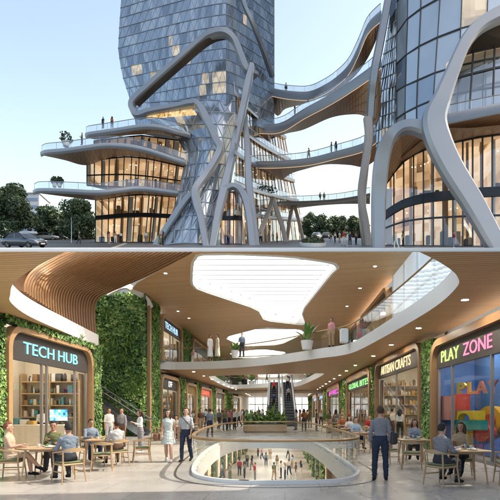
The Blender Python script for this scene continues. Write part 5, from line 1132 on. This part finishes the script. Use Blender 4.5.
    for q, m_ in moves: nm.vertices[q].co += m_
    nm.polygons.foreach_set('material_index', lab); nm.polygons.foreach_set('use_smooth', np.ones(n, dtype=bool)); nm.update()
    zs = np.zeros(len(nm.vertices) * 3); nm.vertices.foreach_get('co', zs); out['minz'] = zs.reshape(-1, 3)[:, 2].min()
    # hair: a shell that dips inside the skull at the face
    def hair(kind):
        h = MB(); rings = []
        for j in range(13):
            v = math.pi * (j / 12 * .97 + .015) - math.pi / 2; ring = []
            for i in range(18):
                a = 6.2832 * i / 18; d = V((math.cos(v) * math.cos(a), math.cos(v) * math.sin(a), math.sin(v)))
                low = -.62 if (kind != 'short' or d.y < -.25) else -.25
                face = d.y > .15 + .25 * max(0, d.z) and d.z < .52 or d.z < low or (d.y > -.1 and d.z < -.05 and kind == 'short')
                k = .82 if face else 1.12 + .035 * math.sin(7 * a + 3 * v) + R.uniform(-.03, .04); ring.append(hd + Rm @ V((d.x * .079 * k, d.y * .099 * k - .006, d.z * .112 * k + .016)))
            rings.append(ring)
        h.loft(rings)
        if kind == 'long':
            for dx in (-.05, 0, .05): h.tube([hd + Rm @ V((dx, -.06, .05)), hd + Rm @ V((dx * 1.25, -.095, -.05)), hd + Rm @ V((dx * 1.3, -.10, -.16)), hd + Rm @ V((dx * 1.1, -.105, -.27))], [.045, .05, .046, .018], 8)
            for s in (-1, 1): h.tube([hd + Rm @ V((s * .062, .0, .06)), hd + Rm @ V((s * .083, .0, -.04)), hd + Rm @ V((s * .088, .01, -.13)), hd + Rm @ V((s * .09, .03, -.22))], [.03, .034, .032, .012], 8)
        if kind == 'bun': h.ell(hd + Rm @ V((0, -.115, .06)), (.045, .045, .045), 10, 7)
        return mesh_of('hair_' + kind, h, [HAIRC['brown']], smooth=True)
    out['hair'] = {}; out['hairf'] = hair; out['mesh'] = nm
    def face():
        e = []
        for s in (-1, 1):
            m_ = MB(); m_.ell(hd + Rm @ V((s * .032, .086, .006)), (.010, .007, .0055), 8, 6); m_.ell(hd + Rm @ V((s * .034, .088, .030)), (.018, .006, .0035), 8, 5); e.append(('eye', mesh_of('eye', m_, [M('eye_dark', (.03, .02, .015), .2)], smooth=True)))
        m_ = MB(); m_.ell(hd + Rm @ V((0, .087, -.058)), (.022, .008, .0075), 8, 5); e.append(('mouth', mesh_of('mouth', m_, [M('lips', (.36, .12, .11), .4)], smooth=True))); return e
    out['facef'] = face; out['face'] = None
    return out
def B(**k): return k
HANG = ((.14, -.02, -1), (.06, .16, -1)); DOWN = [HANG, HANG]
LEGS = [((.05, .0, -1), (.02, -.02, -1))] * 2
STRIDE = [((.0, .36, -1), (.02, -.06, -1)), ((.0, -.22, -1), (.02, -.52, -1), (.05, 1, -.35))]
SITL = [((.16, 1, .02), (.04, .02, -1))] * 2
SITA = [((.22, .42, -1), (-.25, 1, .12))] * 2
BODIES = {}
SPEC = {
 'stand_m': B(arms=DOWN, legs=LEGS), 'stand_f': B(arms=DOWN, legs=LEGS, sex='f', pelvis=.91),
 'walk_m': B(arms=[((.12, -.25, -1), (.02, .1, -1)), ((.12, .28, -1), (.0, .6, -1))], legs=STRIDE), 'walk_f': B(arms=[((.14, .25, -1), (.02, .6, -1)), ((.14, -.25, -1), (.0, .1, -1))], legs=STRIDE[::-1], sex='f', pelvis=.9),
 'phone_f': B(arms=[((.12, .25, -1), (-.35, .8, .55)), HANG], legs=LEGS, sex='f', pelvis=.91, head_pitch=.3), 'talk_m': B(arms=[((.15, .1, -1), (-.3, .9, .1)), HANG], legs=[((.08, .03, -1), (.03, -.02, -1)), ((.04, -.02, -1), (.02, -.04, -1))], sleeve='long'),
 'robe_m': B(arms=DOWN, legs=LEGS, dress=.12, sleeve='long'),
 'sit_m': B(arms=SITA, legs=SITL, pelvis=.555, spine=(0, .08, 1)), 'sit_f': B(arms=[((.15, .5, -1), (-.3, 1, .25)), ((.2, .3, -1), (-.2, 1, .1))], legs=[((.05, 1, .04), (.02, .12, -1))] * 2, pelvis=.555, spine=(0, .06, 1), sex='f'),
}
HERO = {
 'h_dress': B(arms=[((.16, .2, -1), (.0, .4, -1)), ((.2, -.15, -1), (.05, .25, -1))], legs=STRIDE[::-1], sex='f', pelvis=.915, dress=.60, sleeve='none', head_yaw=-.45),
 'h_walk': B(arms=[((.16, -.12, -1), (.05, .25, -1)), ((.2, .1, -1), (-.1, .55, -1))], legs=STRIDE, head_yaw=.25),
 'h_back': B(arms=[((.17, -.02, -1), (.08, .18, -1)), ((.2, .02, -1), (-.02, .35, -1))], legs=[((.06, .04, -1), (.02, -.02, -1)), ((.09, -.03, -1), (.03, -.02, -1))], sleeve='long'),
 'h_phone': B(arms=[((.12, .22, -1), (-.35, .9, .45)), ((.12, .22, -1), (-.3, .9, .35))], legs=LEGS, sex='f', pelvis=.91, head_pitch=.25, sleeve='long'),
 'h_cross': B(arms=[((.16, .45, -1), (-.3, 1, .2)), ((.12, .3, -1), (-.3, 1, .0))], legs=[((-.12, 1, .16), (-.25, .62, -.85), (-.1, 1, -.4)), ((.02, 1, .0), (.02, .1, -1))], pelvis=.56, spine=(0, -.02, 1), sex='f', dress=.5, skirt_sit=True, sleeve='none'),
 'h_sitf': B(arms=[((.16, .5, -1), (-.35, .9, .45)), ((.2, .4, -1), (-.25, 1, .12))], legs=[((.04, 1, .06), (.02, .3, -1)), ((.06, 1, .03), (-.05, .05, -1))], pelvis=.56, spine=(0, .06, 1), sex='f', sleeve='long', head_pitch=.1),
 'h_sitb': B(arms=SITA, legs=[((.14, 1, .0), (.02, -.12, -1)), ((.18, 1, .02), (.06, -.35, -1))], pelvis=.56, spine=(0, .10, 1), sleeve='long', head_pitch=.12),
}
for k, v in SPEC.items(): BODIES[k] = make_body(k, voxel=.018, **v)
for k, v in HERO.items(): BODIES[k] = make_body(k, voxel=.0095, fingers=True, **v)
PEOPLE = []
def person(body, loc, face, label, top, bot, hair='short', hc='brown', skin='light', shoe='black', group=None, scale=1.0, sit=False, features=False):
    """face = world direction (x, y) the person looks along"""
    b = BODIES[body]; o = bpy.data.objects.new('person', b['mesh']); COL.objects.link(o)
    rz = math.atan2(face[1], face[0]) - math.pi / 2; z = 0 if sit else -b['minz']
    o.location = V(loc) + V((0, 0, z * scale)); o.rotation_euler = (0, 0, rz); o.scale = (scale,) * 3; LOC[o] = V((0, 0, 0))
    for i, m in enumerate((SKIN[skin], cloth(top), cloth(bot), cloth(shoe))): o.material_slots[i].link = 'OBJECT'; o.material_slots[i].material = m
    if hair not in b['hair']: b['hair'][hair] = b['hairf'](hair)
    h = bpy.data.objects.new('hair', b['hair'][hair]); COL.objects.link(h); h.parent = o; h.material_slots[0].link = 'OBJECT'; h.material_slots[0].material = HAIRC[hc]
    if features:
        if b['face'] is None: b['face'] = b['facef']()
        for nme, me in b['face']: q = bpy.data.objects.new(nme, me); COL.objects.link(q); q.parent = o
    tag(o, label, 'person', group); PEOPLE.append(o); return o
def G(x, y): return PZ(x, y, 0)
def bag(p, size, label, mat, strap_to=None, name='shoulder_bag'):
    t = thing(name, label, 'bag', p); mb = MB(); mb.rbox(V(p), size, .03); part('body', mb, mat, t, smooth=True)
    if strap_to:
        mb = MB()
        for q in strap_to: mb.tube(catmull([tuple(x) for x in q], 5), .013, 6)
        part('strap', mb, mat, t)
LEA = M('black_leather', (.02, .018, .018), .4, var=.3); TANL = M('tan_leather', (.22, .10, .05), .45, var=.3)
# hero people
p = G(168.5, 462); person('h_dress', p, (.12, -1), 'woman in a pale sleeveless mini dress walking beside the man, long brown hair', 'mint', 'mint', 'long', 'brown', 'light', 'white', scale=.985, features=True)
bag(p + V((-.36, -.05, .80)), (.16, .30, .24), 'brown leather handbag hanging from the hand of the woman in the pale dress', TANL, [[p + V((-.36, -.15, .9)), p + V((-.36, -.08, 1.08)), p + V((-.36, .04, .9))]], 'handbag')
p = G(186, 461.5); person('h_walk', p, (-.1, -1), 'man in a pale grey t-shirt and jeans walking with a crossbody bag', 'pale grey', 'denim', 'short', 'brown', 'light', 'black', scale=1.0, features=True)
bag(p + V((.30, -.06, .93)), (.14, .30, .22), 'black crossbody bag at the hip of the walking man', LEA, [[p + V((.28, -.12, 1.02)), p + V((.10, -.175, 1.22)), p + V((-.10, -.13, 1.43)), p + V((-.15, .02, 1.47)), p + V((-.08, .14, 1.38)), p + V((.16, .15, 1.15)), p + V((.29, .02, 1.03))]], 'crossbody_bag')
p = G(380.5, 480.5); person('h_back', p, (.18, 1), 'man seen from behind in a grey shirt and jeans standing by the balustrade', 'grey', 'denim', 'short', 'brown', 'light', 'black', scale=1.0)
bag(p + V((.29, -.04, 1.0)), (.14, .28, .30), 'black shoulder bag at the right side of the man seen from behind', LEA, [[p + V((.27, .08, 1.12)), p + V((.24, .10, 1.34)), p + V((.19, .02, 1.49)), p + V((.23, -.12, 1.36)), p + V((.28, -.14, 1.12))]])
p = G(140.5, 452.5); person('h_phone', p, (-.75, -.5), 'woman in a white top and grey trousers standing reading by the second left table', 'white', 'grey', 'long', 'brown', 'light', 'white', scale=.97, features=True)
p = G(122, 447); person('talk_m', p, (-.3, -.8), 'man in a grey patterned shirt standing behind the second left table', 'grey', 'brown', 'short', 'black', 'tan')
p = G(109, 444); person('stand_m', p, (.6, -.6), 'man in a white shirt standing in front of the glass sided stair', 'white', 'pale grey', 'short', 'black', 'tan')
person('talk_m', V((-11.3, 20.95, .02)), (.3, -.9), 'shop assistant in a white shirt behind the pale service counter', 'white', 'black', 'short', 'black', 'light')

# ---- chairs and tables
def chair_proto():
    t = thing('dining_chair', None, None)
    mb = MB(); mb.rbox((0, 0, .42), (.50, .48, .045), .02); part('seat', mb, PALEOAK, t)
    mb = MB(); mb.rbox((0, .01, .465), (.46, .44, .05), .022); part('cushion', mb, CUSH, t, smooth=True)
    for sx in (-1, 1):
        for sy in (-1, 1):
            mb = MB(); top = .67 if sy > 0 else .73; mb.tube([(sx * .275, sy * .265, 0), (sx * .235, sy * .22, .42), (sx * .245, sy * .235 if sy > 0 else -.25, top)], [.014, .021, .017], 8); part('leg', mb, PALEOAK, t, smooth=True)
    arc = [(.25, .24, .67), (.275, .05, .695), (.27, -.15, .72), (.2, -.27, .745), (0, -.315, .755), (-.2, -.27, .745), (-.27, -.15, .72), (-.275, .05, .695), (-.25, .24, .67)]
    c = catmull(arc, 5); mb = MB(); sc_ = []
    for q in c: k = max(0, 1 - abs(q[0]) / .26) if q[1] < -.1 else 0; sc_.append((1, 1 + 2.2 * k))
    mb.sweep(c, [(-.019, -.016), (.019, -.016), (.019, .016), (-.019, .016)], (0, 0, 1), None, sc_); part('backrest', mb, PALEOAK, t, smooth=40)
    
    for sx in (-.23, .23): mb = MB(); mb.beam((sx, -.22, .25), (sx, .22, .25), .02, .025); part('stretcher', mb, PALEOAK, t)
    return t
def table_proto(w=1.0, d=1.0, rnd=.2):
    t = thing('cafe_table', None, None); poly = []
    for cx, cy, a0 in ((1, 1, 0), (-1, 1, 90), (-1, -1, 180), (1, -1, 270)):
        for k in range(6): a = math.radians(a0 + k * 18); poly.append((cx * (w / 2 - rnd) + rnd * math.cos(a), cy * (d / 2 - rnd) + rnd * math.sin(a)))
    mb = MB(); mb.loft([[V((x * k, y * k, z)) for x, y in poly] for k, z in ((.97, .715), (1, .725), (1, .745), (.99, .75))]); part('tabletop', mb, PALEOAK, t)
    for sx in (-1, 1):
        for sy in (-1, 1): mb = MB(); mb.tube([(sx * (w / 2 - .07), sy * (d / 2 - .07), 0), (sx * (w / 2 - .14), sy * (d / 2 - .14), .72)], [.016, .026], 8); part('leg', mb, PALEOAK, t, smooth=True)
    mb = MB(); mb.box((0, 0, .69), (w * .62, d * .62, .05)); part('apron', mb, PALEOAK, t); return t
CH = chair_proto(); T1 = table_proto(1.05, 1.05, .3); T2 = table_proto(.9, .75, .06)
CUPM = M('ceramic_white', (.75, .74, .71), .2, spec=.6); COF = M('coffee', (.05, .025, .012), .2); SAL = M('salad', (.12, .22, .04), .6); NAP = M('napkin', (.6, .55, .48), .8)
def chair(x, d, to, label, group='wooden armchairs around the cafe tables'):
    v = V((to[0] - x, to[1] - d)); return place(CH, (x, d, 0), math.atan2(v.y, v.x) - math.pi / 2, label, 'chair', group)
def cup(x, y, z, label, group='crockery on the cafe tables'):
    p = V((x, y, z)); t = thing('cup', label, 'cup', p, group); mb = MB(); mb.lathe([(.025, 0), (.038, .03), (.042, .085), (.038, .085), (.034, .03)], p, 14); part('bowl', mb, CUPM, t, smooth=True); mb = MB(); mb.tube([p + V((.038, 0, .07)), p + V((.065, 0, .06)), p + V((.06, 0, .03)), p + V((.036, 0, .025))], .006, 6); part('handle', mb, CUPM, t)
def plate(x, y, z, label, group='crockery on the cafe tables'):
    p = V((x, y, z)); t = thing('plate', label, 'plate', p, group); mb = MB(); mb.lathe([(.07, 0), (.13, .018), (.128, .022), (.07, .008)], p, 20); part('dish', mb, CUPM, t, smooth=True); mb = MB(); mb.ell(p + V((0, 0, .025)), (.07, .06, .03), 9, 6); part('food', mb, R.choice((SAL, COF, NAP)), t, smooth=True)
def glass_(x, y, z, label):
    p = V((x, y, z)); mb = MB(); mb.lathe([(.028, 0), (.034, .13), (.031, .13), (.025, .01)], p, 12); solo('drinking_glass', mb, GL('tumbler', (.9, .92, .92), .1, .7), label, 'glass', p, 'glasses on the cafe tables')
TB = {'l1': (-5.75, 10.95), 'l2': (-5.55, 13.9), 'r1': (4.1, 10.25), 'r2': (3.95, 13.9), 'r3': (3.2, 18.0)}
place(T1, (*TB['l1'], 0), .2, 'pale wooden table nearest on the left, with three people round it', 'table', 'cafe tables')
place(T1, (*TB['l2'], 0), .1, 'pale wooden table farther left beside the standing woman in white', 'table', 'cafe tables')
place(T2, (*TB['r1'], 0), .05, 'small pale table nearest on the right before the play shop', 'table', 'cafe tables')
place(T2, (*TB['r2'], 0), .0, 'small pale table right of the man seen from behind', 'table', 'cafe tables')
place(T2, (*TB['r3'], 0), .1, 'small pale table left of the man seen from behind, with the man in blue', 'table', 'cafe tables')
def seat(key, x, d, body, label, clabel, top, bot, hair, hc, skin='light', features=False, scale=1.0, face=None):
    to = TB[key]; chair(x, d, to, clabel); v = V((to[0] - x, to[1] - d)).normalized()
    return person(body, V((x - v.x * .04, d - v.y * .04, 0)), face or (v.x, v.y), label, top, bot, hair, hc, skin, 'black', sit=True, features=features, scale=scale)
seat('l1', -6.55, 10.75, 'h_cross', 'woman with auburn hair in a beige dress, legs crossed, leftmost at the table', 'armchair under the woman in the beige dress', 'beige', 'beige', 'short', 'auburn', features=True)
seat('l1', -6.1, 11.85, 'h_sitf', 'dark haired woman in olive and charcoal facing us across the nearest left table', 'armchair at the far side of the nearest left table', 'olive', 'charcoal', 'short', 'black', 'tan', True)
seat('l1', -4.95, 10.3, 'h_sitb', 'man in a slate blue shirt with his back to us at the nearest left table', 'armchair under the man in the slate blue shirt', 'slate blue', 'charcoal', 'short', 'black', 'tan')
chair(-7.05, 10.35, TB['l1'], 'empty armchair cut by the left edge beside the green wall')
chair(-5.0, 12.3, TB['l2'], 'empty armchair between the two left tables')
seat('l2', -6.35, 14.7, 'h_sitb', 'man in a grey shirt facing us at the farther left table', 'armchair under the man facing us at the farther left table', 'slate blue', 'navy', 'short', 'black', 'tan', True)
seat('l2', -4.95, 13.25, 'sit_m', 'man in a pale grey top, back to us, at the farther left table', 'armchair under the man in the pale grey top', 'pale grey', 'brown', 'short', 'black', 'tan')
chair(-4.55, 14.3, TB['l2'], 'empty armchair in front of the standing woman in white')
chair(-5.9, 15.1, TB['l2'], 'empty armchair on the far side of the farther left table')
seat('r1', 3.42, 9.85, 'h_sitb', 'man in a grey shirt seated with his back to us before the play shop', 'armchair under the seated man before the play shop', 'grey', 'charcoal', 'short', 'black', 'light')
seat('r1', 4.35, 11.1, 'h_sitf', 'long haired woman in a brown cardigan seated before the play shop window', 'armchair under the woman in the brown cardigan', 'tan', 'black', 'long', 'brown', 'tan', True, face=(-.55, -.8))
chair(5.0, 10.05, TB['r1'], 'empty armchair at the right edge before the play shop')
seat('r2', 4.25, 14.75, 'sit_f', 'dark haired woman in a grey scarf facing us between man and play shop', 'armchair under the woman with the grey scarf', 'slate blue', 'charcoal', 'long', 'black', 'tan', True)
chair(3.55, 12.6, TB['r2'], 'empty armchair just left of the grey shirted seated man, nearer us')
chair(3.1, 13.6, TB['r2'], 'empty armchair just right of the man seen from behind')
chair(4.75, 13.4, TB['r2'], 'empty armchair against the leafy pier left of the play shop')
seat('r3', 2.95, 18.8, 'sit_m', 'man in a pale blue shirt seated just left of the man seen from behind', 'armchair under the man in the pale blue shirt', 'pale blue', 'navy', 'short', 'brown')
chair(2.7, 17.2, TB['r3'], 'empty armchair beside the balustrade at the table of the man in pale blue')
chair(3.6, 17.1, TB['r3'], 'empty armchair behind the man seen from behind, toward the craft shop')
for i, (x, d) in enumerate(((3.2, 22.3), (3.4, 26.8), (3.5, 31.8), (-6.2, 24.5), (-6.8, 30.5), (4.6, 24.2))):
    w_ = ['third', 'fourth', 'fifth', 'first', 'second', 'wall side'][i] + (' small table along the right shops going deeper' if i < 3 else ' small table deeper on the left side' if i < 5 else ' small table outside the craft shop')
    place(T2, (x, d, 0), .1 * i, w_, 'table', 'cafe tables')
    for j, (ax, ad) in enumerate(((-.6, -.5), (.65, -.35), (.1, .8))):
        chair(x + ax, d + ad, (x, d), ('left', 'right', 'far')[j] + ' chair at the ' + w_)
    c1 = ('white', 'rust', 'grey', 'cream', 'navy', 'red')[i]
    person('sit_m' if i % 2 else 'sit_f', V((x + .1, d + .84, 0)), (-.1, -1), f'person in {c1} at the {w_}', c1, 'charcoal', 'short' if i % 2 else 'long', ('black', 'brown', 'auburn')[i % 3], sit=True)
zt = .752
for k, (x, y) in TB.items():
    nm = {'l1': 'nearest left table', 'l2': 'farther left table', 'r1': 'table before the play shop', 'r2': 'table of the woman with the scarf', 'r3': 'table of the man in pale blue'}[k]
    cup(x - .18, y - .12, zt, f'white cup on the left of the {nm}'); cup(x + .2, y + .15, zt, f'white cup on the right of the {nm}'); plate(x + .12, y - .16, zt, f'plate of food at the near side of the {nm}'); plate(x - .12, y + .18, zt, f'plate of food at the far side of the {nm}'); glass_(x + .02, y + .02, zt, f'clear tumbler in the middle of the {nm}')
drop(CH); drop(T1); drop(T2)

# ---- the crowd farther in
def crowd(rows, base, grp, tail, scale=1.0):
    for (body, p, f, top, bot, hr, hc, where) in rows:
        lab = f'{"woman" if body.endswith("f") else "man"} in {top} and {bot} {where}'
        person(body, p, f, lab, top, bot, hr, hc, R.choice(('light', 'light', 'tan', 'deep')), R.choice(('black', 'white', 'brown')), grp, scale * R.uniform(.95, 1.03))
def ff(): a = R.uniform(0, 6.283); return (math.cos(a), math.sin(a))
person('walk_m', G(210, 437.5), (.1, 1), 'man in blue shirt and jeans walking away on the left concourse', 'slate blue', 'denim', 'short', 'black')
person('stand_f', G(400, 440), (.5, .9), 'woman in white top at the craft shop, black ponytail, dark trousers', 'white', 'black', 'long', 'black', 'light')
person('stand_m', G(392.5, 439), (.9, .3), 'person in cream top looking into the craft shop left of the woman', 'cream', 'brown', 'short', 'black', 'light')
COLS = ['white', 'navy', 'cream', 'grey', 'beige', 'mint', 'pink', 'pale blue', 'rust', 'pale grey', 'olive', 'tan', 'red', 'slate blue', 'brown', 'maroon']; BOTS = ['denim', 'black', 'charcoal', 'tan', 'grey', 'navy', 'white', 'olive']
spots = [(201, 433, 'by the left shops near the couple'), (219, 430, 'on the left concourse'), (225, 432, 'on the left concourse'), (229, 430, 'on the left concourse'), (234.5, 430.5, 'on the left concourse'), (239, 427, 'left of the planting bed'), (244, 425, 'left of the planting bed'), (222, 426, 'deep on the left concourse'), (231, 425, 'deep on the left concourse'), (237, 423, 'deep on the left concourse'), (247, 423, 'deep behind the planting bed'), (252, 421.5, 'deep behind the planting bed'), (257, 421, 'deep behind the planting bed'), (262, 421.5, 'behind the palms'), (212, 424, 'deep by the left shops'), (206, 427, 'by the left shops'),
         (296, 430, 'right of the planting bed'), (304, 431.5, 'right of the planting bed by the balustrade'), (310, 428, 'on the right concourse'), (316.5, 431, 'on the right concourse'), (321, 427, 'on the right concourse'), (329, 433, 'by the magenta signed shop'), (336, 431, 'by the magenta signed shop'), (342.5, 436.5, 'by the green signed food shop'), (349, 434, 'by the green signed food shop'), (300, 424, 'deep on the right'), (307, 423, 'deep on the right'), (290, 422, 'near the escalator foot'), (284, 423, 'near the escalator foot'), (279, 422, 'near the escalator foot'), (200, 428, 'before the red signed shop'), (193, 431, 'before the yellow signed shop'), (227, 422, 'far off by the end window'), (242, 420.5, 'far off by the end window'), (268, 420.5, 'far off by the end window'), (216, 421.5, 'far off at the last left shop')] + [(198 + 4.1 * k + R.uniform(-1, 1), R.uniform(419.5, 424.5), ('among the far crowd, left side', 'among the far crowd, left of centre', 'among the far crowd, centre', 'among the far crowd, right side')[min(3, k // 7)]) for k in range(28)]
used = set(); rows = []
for i, (x, y, w) in enumerate(spots):
    while True:
        c, b = R.choice(COLS), R.choice(BOTS)
        if (c, b) not in used: used.add((c, b)); break
    rows.append((R.choice(('walk_m', 'walk_f', 'stand_m', 'stand_f', 'talk_m', 'phone_f')), G(x, y), ff(), c, b, R.choice(('short', 'long', 'short')), R.choice(('black', 'brown', 'brown', 'fair', 'auburn')), w))
rows = [(b, p, f, c, k, ('long' if b.endswith('f') else 'short'), hc, w) for b, p, f, c, k, h, hc, w in rows]
crowd(rows, 0, 'shoppers in the far hall', '')
# upper gallery
person('robe_m', PZ(210, 358.5, ZS1), (.7, -.7), 'left of two people in long white robes standing on the gallery', 'white', 'white', 'short', 'black', 'tan')
person('robe_m', PZ(217.5, 358.2, ZS1), (-.8, -.5), 'right of two people in long white robes standing on the gallery', 'cream', 'cream', 'short', 'black', 'tan')
person('talk_m', PZ(242, 357, ZS1), (-.3, -1), 'person in slate blue leaning at the gallery rail beside the potted palm', 'slate blue', 'charcoal', 'short', 'black')
person('stand_m', PZ(331.5, 346.8, ZS1), (-.6, -.8), 'man in a pink shirt standing alone on the right gallery', 'pink', 'tan', 'short', 'brown', 'tan')
rows = []
for i, (x, d, w) in enumerate(((-6.5, 69.5, 'on the far cross gallery'), (-4.2, 66, 'on the far cross gallery'), (-2.6, 64.6, 'on the far cross gallery'), (-.9, 64, 'at the head of the escalators'), (.6, 64.5, 'at the head of the escalators'), (5.0, 30, 'deep on the right gallery'), (5.2, 36, 'deep on the right gallery'), (-8.2, 40, 'in front of the upper left shop'), (-7.6, 47, 'in front of the upper left shop'))):
    rows.append((R.choice(('walk_m', 'walk_f', 'stand_m', 'stand_f')), V((x, d, ZS1)), ff(), COLS[(i * 5 + 3) % 16], BOTS[(i * 3 + 1) % 8], 'short', 'brown', w))
rows = [(b, p, f, c, k, ('long' if b.endswith('f') else 'short'), hc, w) for b, p, f, c, k, h, hc, w in rows]
crowd(rows, 0, 'people on the upper gallery', '')
for i, (k, e_) in enumerate(((.3, 0), (.62, 0), (.45, 1), (.75, 1))):
    x = (-1.15, .55)[e_]; p = V((x, 45, .2)).lerp(V((x - .3, 61, 5.6)), k); c = ('navy', 'red', 'grey', 'white')[i]; person('stand_m', p, (0, 1), f'person in {c} riding the {("left", "right")[e_]} escalator, ' + ('lower' if k < .6 else 'upper') + ' on it', c, 'black', 'short', 'black')
# lower hall
rows = []
lw = [(207, 470), (213, 474), (217, 461), (222, 478), (226, 466), (233, 457), (239.5, 476), (244.5, 479), (247, 467), (252, 470), (246, 456), (258, 457), (262, 460), (266, 466), (270, 459), (277, 470), (281, 478), (285, 480), (289, 476), (292, 469), (296, 480), (288, 458), (255, 481), (230, 481), (274, 480), (301, 478)]
for i, (x, y) in enumerate(lw):
    rows.append((('walk_m', 'stand_f', 'talk_m', 'walk_f', 'stand_m', 'phone_f')[i % 6], PZ(x, y, -5), ff(), COLS[(i * 7 + 2) % 16], BOTS[(i * 3 + i // 8) % 8], 'x', ('black', 'brown', 'fair')[i % 3], 'on the lower hall floor, ' + ('left' if x < 238 else 'middle' if x < 268 else 'right') + (', nearer' if y > 472 else ', farther')))
rows = [(b, p, f, c, k, ('long' if b.endswith('f') else 'short'), hc, w) for b, p, f, c, k, h, hc, w in rows]
crowd(rows, 0, 'people on the lower hall floor', '')
# ---- people on the plaza, bridges and terraces
rows = []
for i, (x, y, w) in enumerate(((79, 244.4, 'on the plaza left of the shopfront'), (109, 243.4, 'before the ground floor shopfront'), (115.5, 243.3, 'before the ground floor shopfront'), (121, 243.2, 'before the ground floor shopfront'), (146, 243.2, 'at the right of the ground floor shopfront'), (160, 245.8, 'at the foot of the lattice tower'), (163, 245.6, 'at the foot of the lattice tower'), (228, 244.6, 'inside the small arch of the lattice tower'), (260.5, 242.8, 'by the raking columns'), (268.5, 242, 'by the raking columns'), (273, 242.2, 'by the raking columns'), (277, 242.4, 'by the raking columns'), (285, 241.6, 'by the raking columns'),
                               (335, 243, 'on the street right of the oval planter'), (339.5, 242.2, 'on the street right of the oval planter'), (343.5, 246, 'on the street near the slender leg'), (350, 246.4, 'on the street near the slender leg'), (356, 244.6, 'on the street near the slender leg'), (331, 241, 'on the street, farther off'), (375.5, 247.2, 'at the left leg of the giant arch'), (396, 248.4, 'under the giant arch'), (403, 248.3, 'under the giant arch'), (453.5, 248.7, 'at the shop window right of the arch leg'))):
    p = P(x, y, 742.5 / (y - 232)); p.z = slope_z(p.y) + .01
    rows.append((('walk_m', 'stand_f', 'talk_m', 'walk_f', 'stand_m')[i % 5], p, ff(), COLS[(i * 5 + 1) % 16], BOTS[(i * 3 + i // 8) % 8], 'x', ('black', 'brown', 'fair')[i % 3], w))
for i, (fr, x, w) in enumerate(((BR[0][1], 286, 'on the topmost skybridge'), (BR[1][1], 295, 'on the second skybridge'), (BR[2][1], 309, 'alone on the third skybridge'), (BR[2][1], 332, 'of the pair on the third skybridge'), (BR[2][1], 336.5, 'of the pair on the third skybridge'), (BR[3][1], 320.5, 'of the pair on the lowest skybridge'), (BR[3][1], 324.5, 'of the pair on the lowest skybridge'))):
    c = catmull(fr, 6); t = (x - c[0][0]) / (c[-1][0] - c[0][0]); q = lin(c, t); p = P(*q) + V((0, .8, .15)); rows.append((('stand_m', 'stand_f', 'walk_m')[i % 3], p, ff(), COLS[(i * 3 + 5) % 16], BOTS[(i * 3 + 1) % 8], 'x', 'black', w))
for i, (x, y, d, w) in enumerate(((103, 128.6, 65.5, 'on the uppermost terrace'), (112, 128.2, 65.5, 'on the uppermost terrace'), (82, 145, 65, 'on the middle terrace'))):
    rows.append((('stand_m', 'stand_f', 'talk_m')[i], P(x, y, d), ff(), ('navy', 'rust', 'grey')[i], BOTS[i], 'x', 'black', w))
rows = [(b, p, f, c, k, ('long' if b.endswith('f') else 'short'), hc, w) for b, p, f, c, k, h, hc, w in rows]
crowd(rows, 0, 'people outdoors by the towers', '')
# ================================================================== CAMERA, SKY, SUN
cam = bpy.data.cameras.new('camera'); co = bpy.data.objects.new('camera', cam); COL.objects.link(co); co.location = (0, 0, EYE); co.rotation_euler = (math.radians(90), 0, 0)
cam.sensor_width = 36; cam.lens = 36 * F / 500; cam.shift_x = -35 / 500; cam.shift_y = 160 / 500; cam.clip_end = 3000; cam.clip_start = .1; sc.camera = co
SUN_EL, SUN_AZ = math.radians(50), math.radians(84)        # azimuth clockwise from the view direction
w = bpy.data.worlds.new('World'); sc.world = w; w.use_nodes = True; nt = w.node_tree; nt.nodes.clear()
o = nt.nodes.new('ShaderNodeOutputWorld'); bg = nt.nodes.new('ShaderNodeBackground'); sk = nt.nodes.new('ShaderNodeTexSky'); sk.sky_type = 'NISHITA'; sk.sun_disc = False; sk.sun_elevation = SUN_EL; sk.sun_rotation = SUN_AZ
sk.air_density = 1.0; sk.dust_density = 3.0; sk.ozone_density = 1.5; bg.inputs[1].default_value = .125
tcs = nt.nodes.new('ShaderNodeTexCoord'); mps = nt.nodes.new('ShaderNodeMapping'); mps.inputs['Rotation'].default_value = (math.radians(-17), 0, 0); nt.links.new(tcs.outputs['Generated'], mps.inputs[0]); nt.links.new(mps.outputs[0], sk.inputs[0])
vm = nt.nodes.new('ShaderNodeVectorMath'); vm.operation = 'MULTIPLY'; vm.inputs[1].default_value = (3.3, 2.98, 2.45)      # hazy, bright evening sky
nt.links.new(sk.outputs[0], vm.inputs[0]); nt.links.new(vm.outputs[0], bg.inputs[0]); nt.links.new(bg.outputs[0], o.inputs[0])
sn = bpy.data.lights.new('sun', 'SUN'); sn.energy = 5.0; sn.angle = math.radians(.6); sn.color = (1, .93, .82); so_ = bpy.data.objects.new('sun', sn); COL.objects.link(so_); so_.location = (40, 5, 60)
dirn = V((math.sin(SUN_AZ) * math.cos(SUN_EL), math.cos(SUN_AZ) * math.cos(SUN_EL), math.sin(SUN_EL))); so_.rotation_euler = dirn.to_track_quat('Z', 'Y').to_euler()
sc.view_settings.view_transform = 'Standard'; sc.view_settings.look = 'None'; sc.view_settings.exposure = 0; sc.view_settings.gamma = 1
sc.render.engine = 'CYCLES'; cy = sc.cycles; cy.max_bounces = 7; cy.diffuse_bounces = 4; cy.glossy_bounces = 3; cy.transparent_max_bounces = 16; cy.transmission_bounces = 2; cy.use_denoising = True; cy.sample_clamp_indirect = 6; cy.caustics_reflective = False; cy.caustics_refractive = False
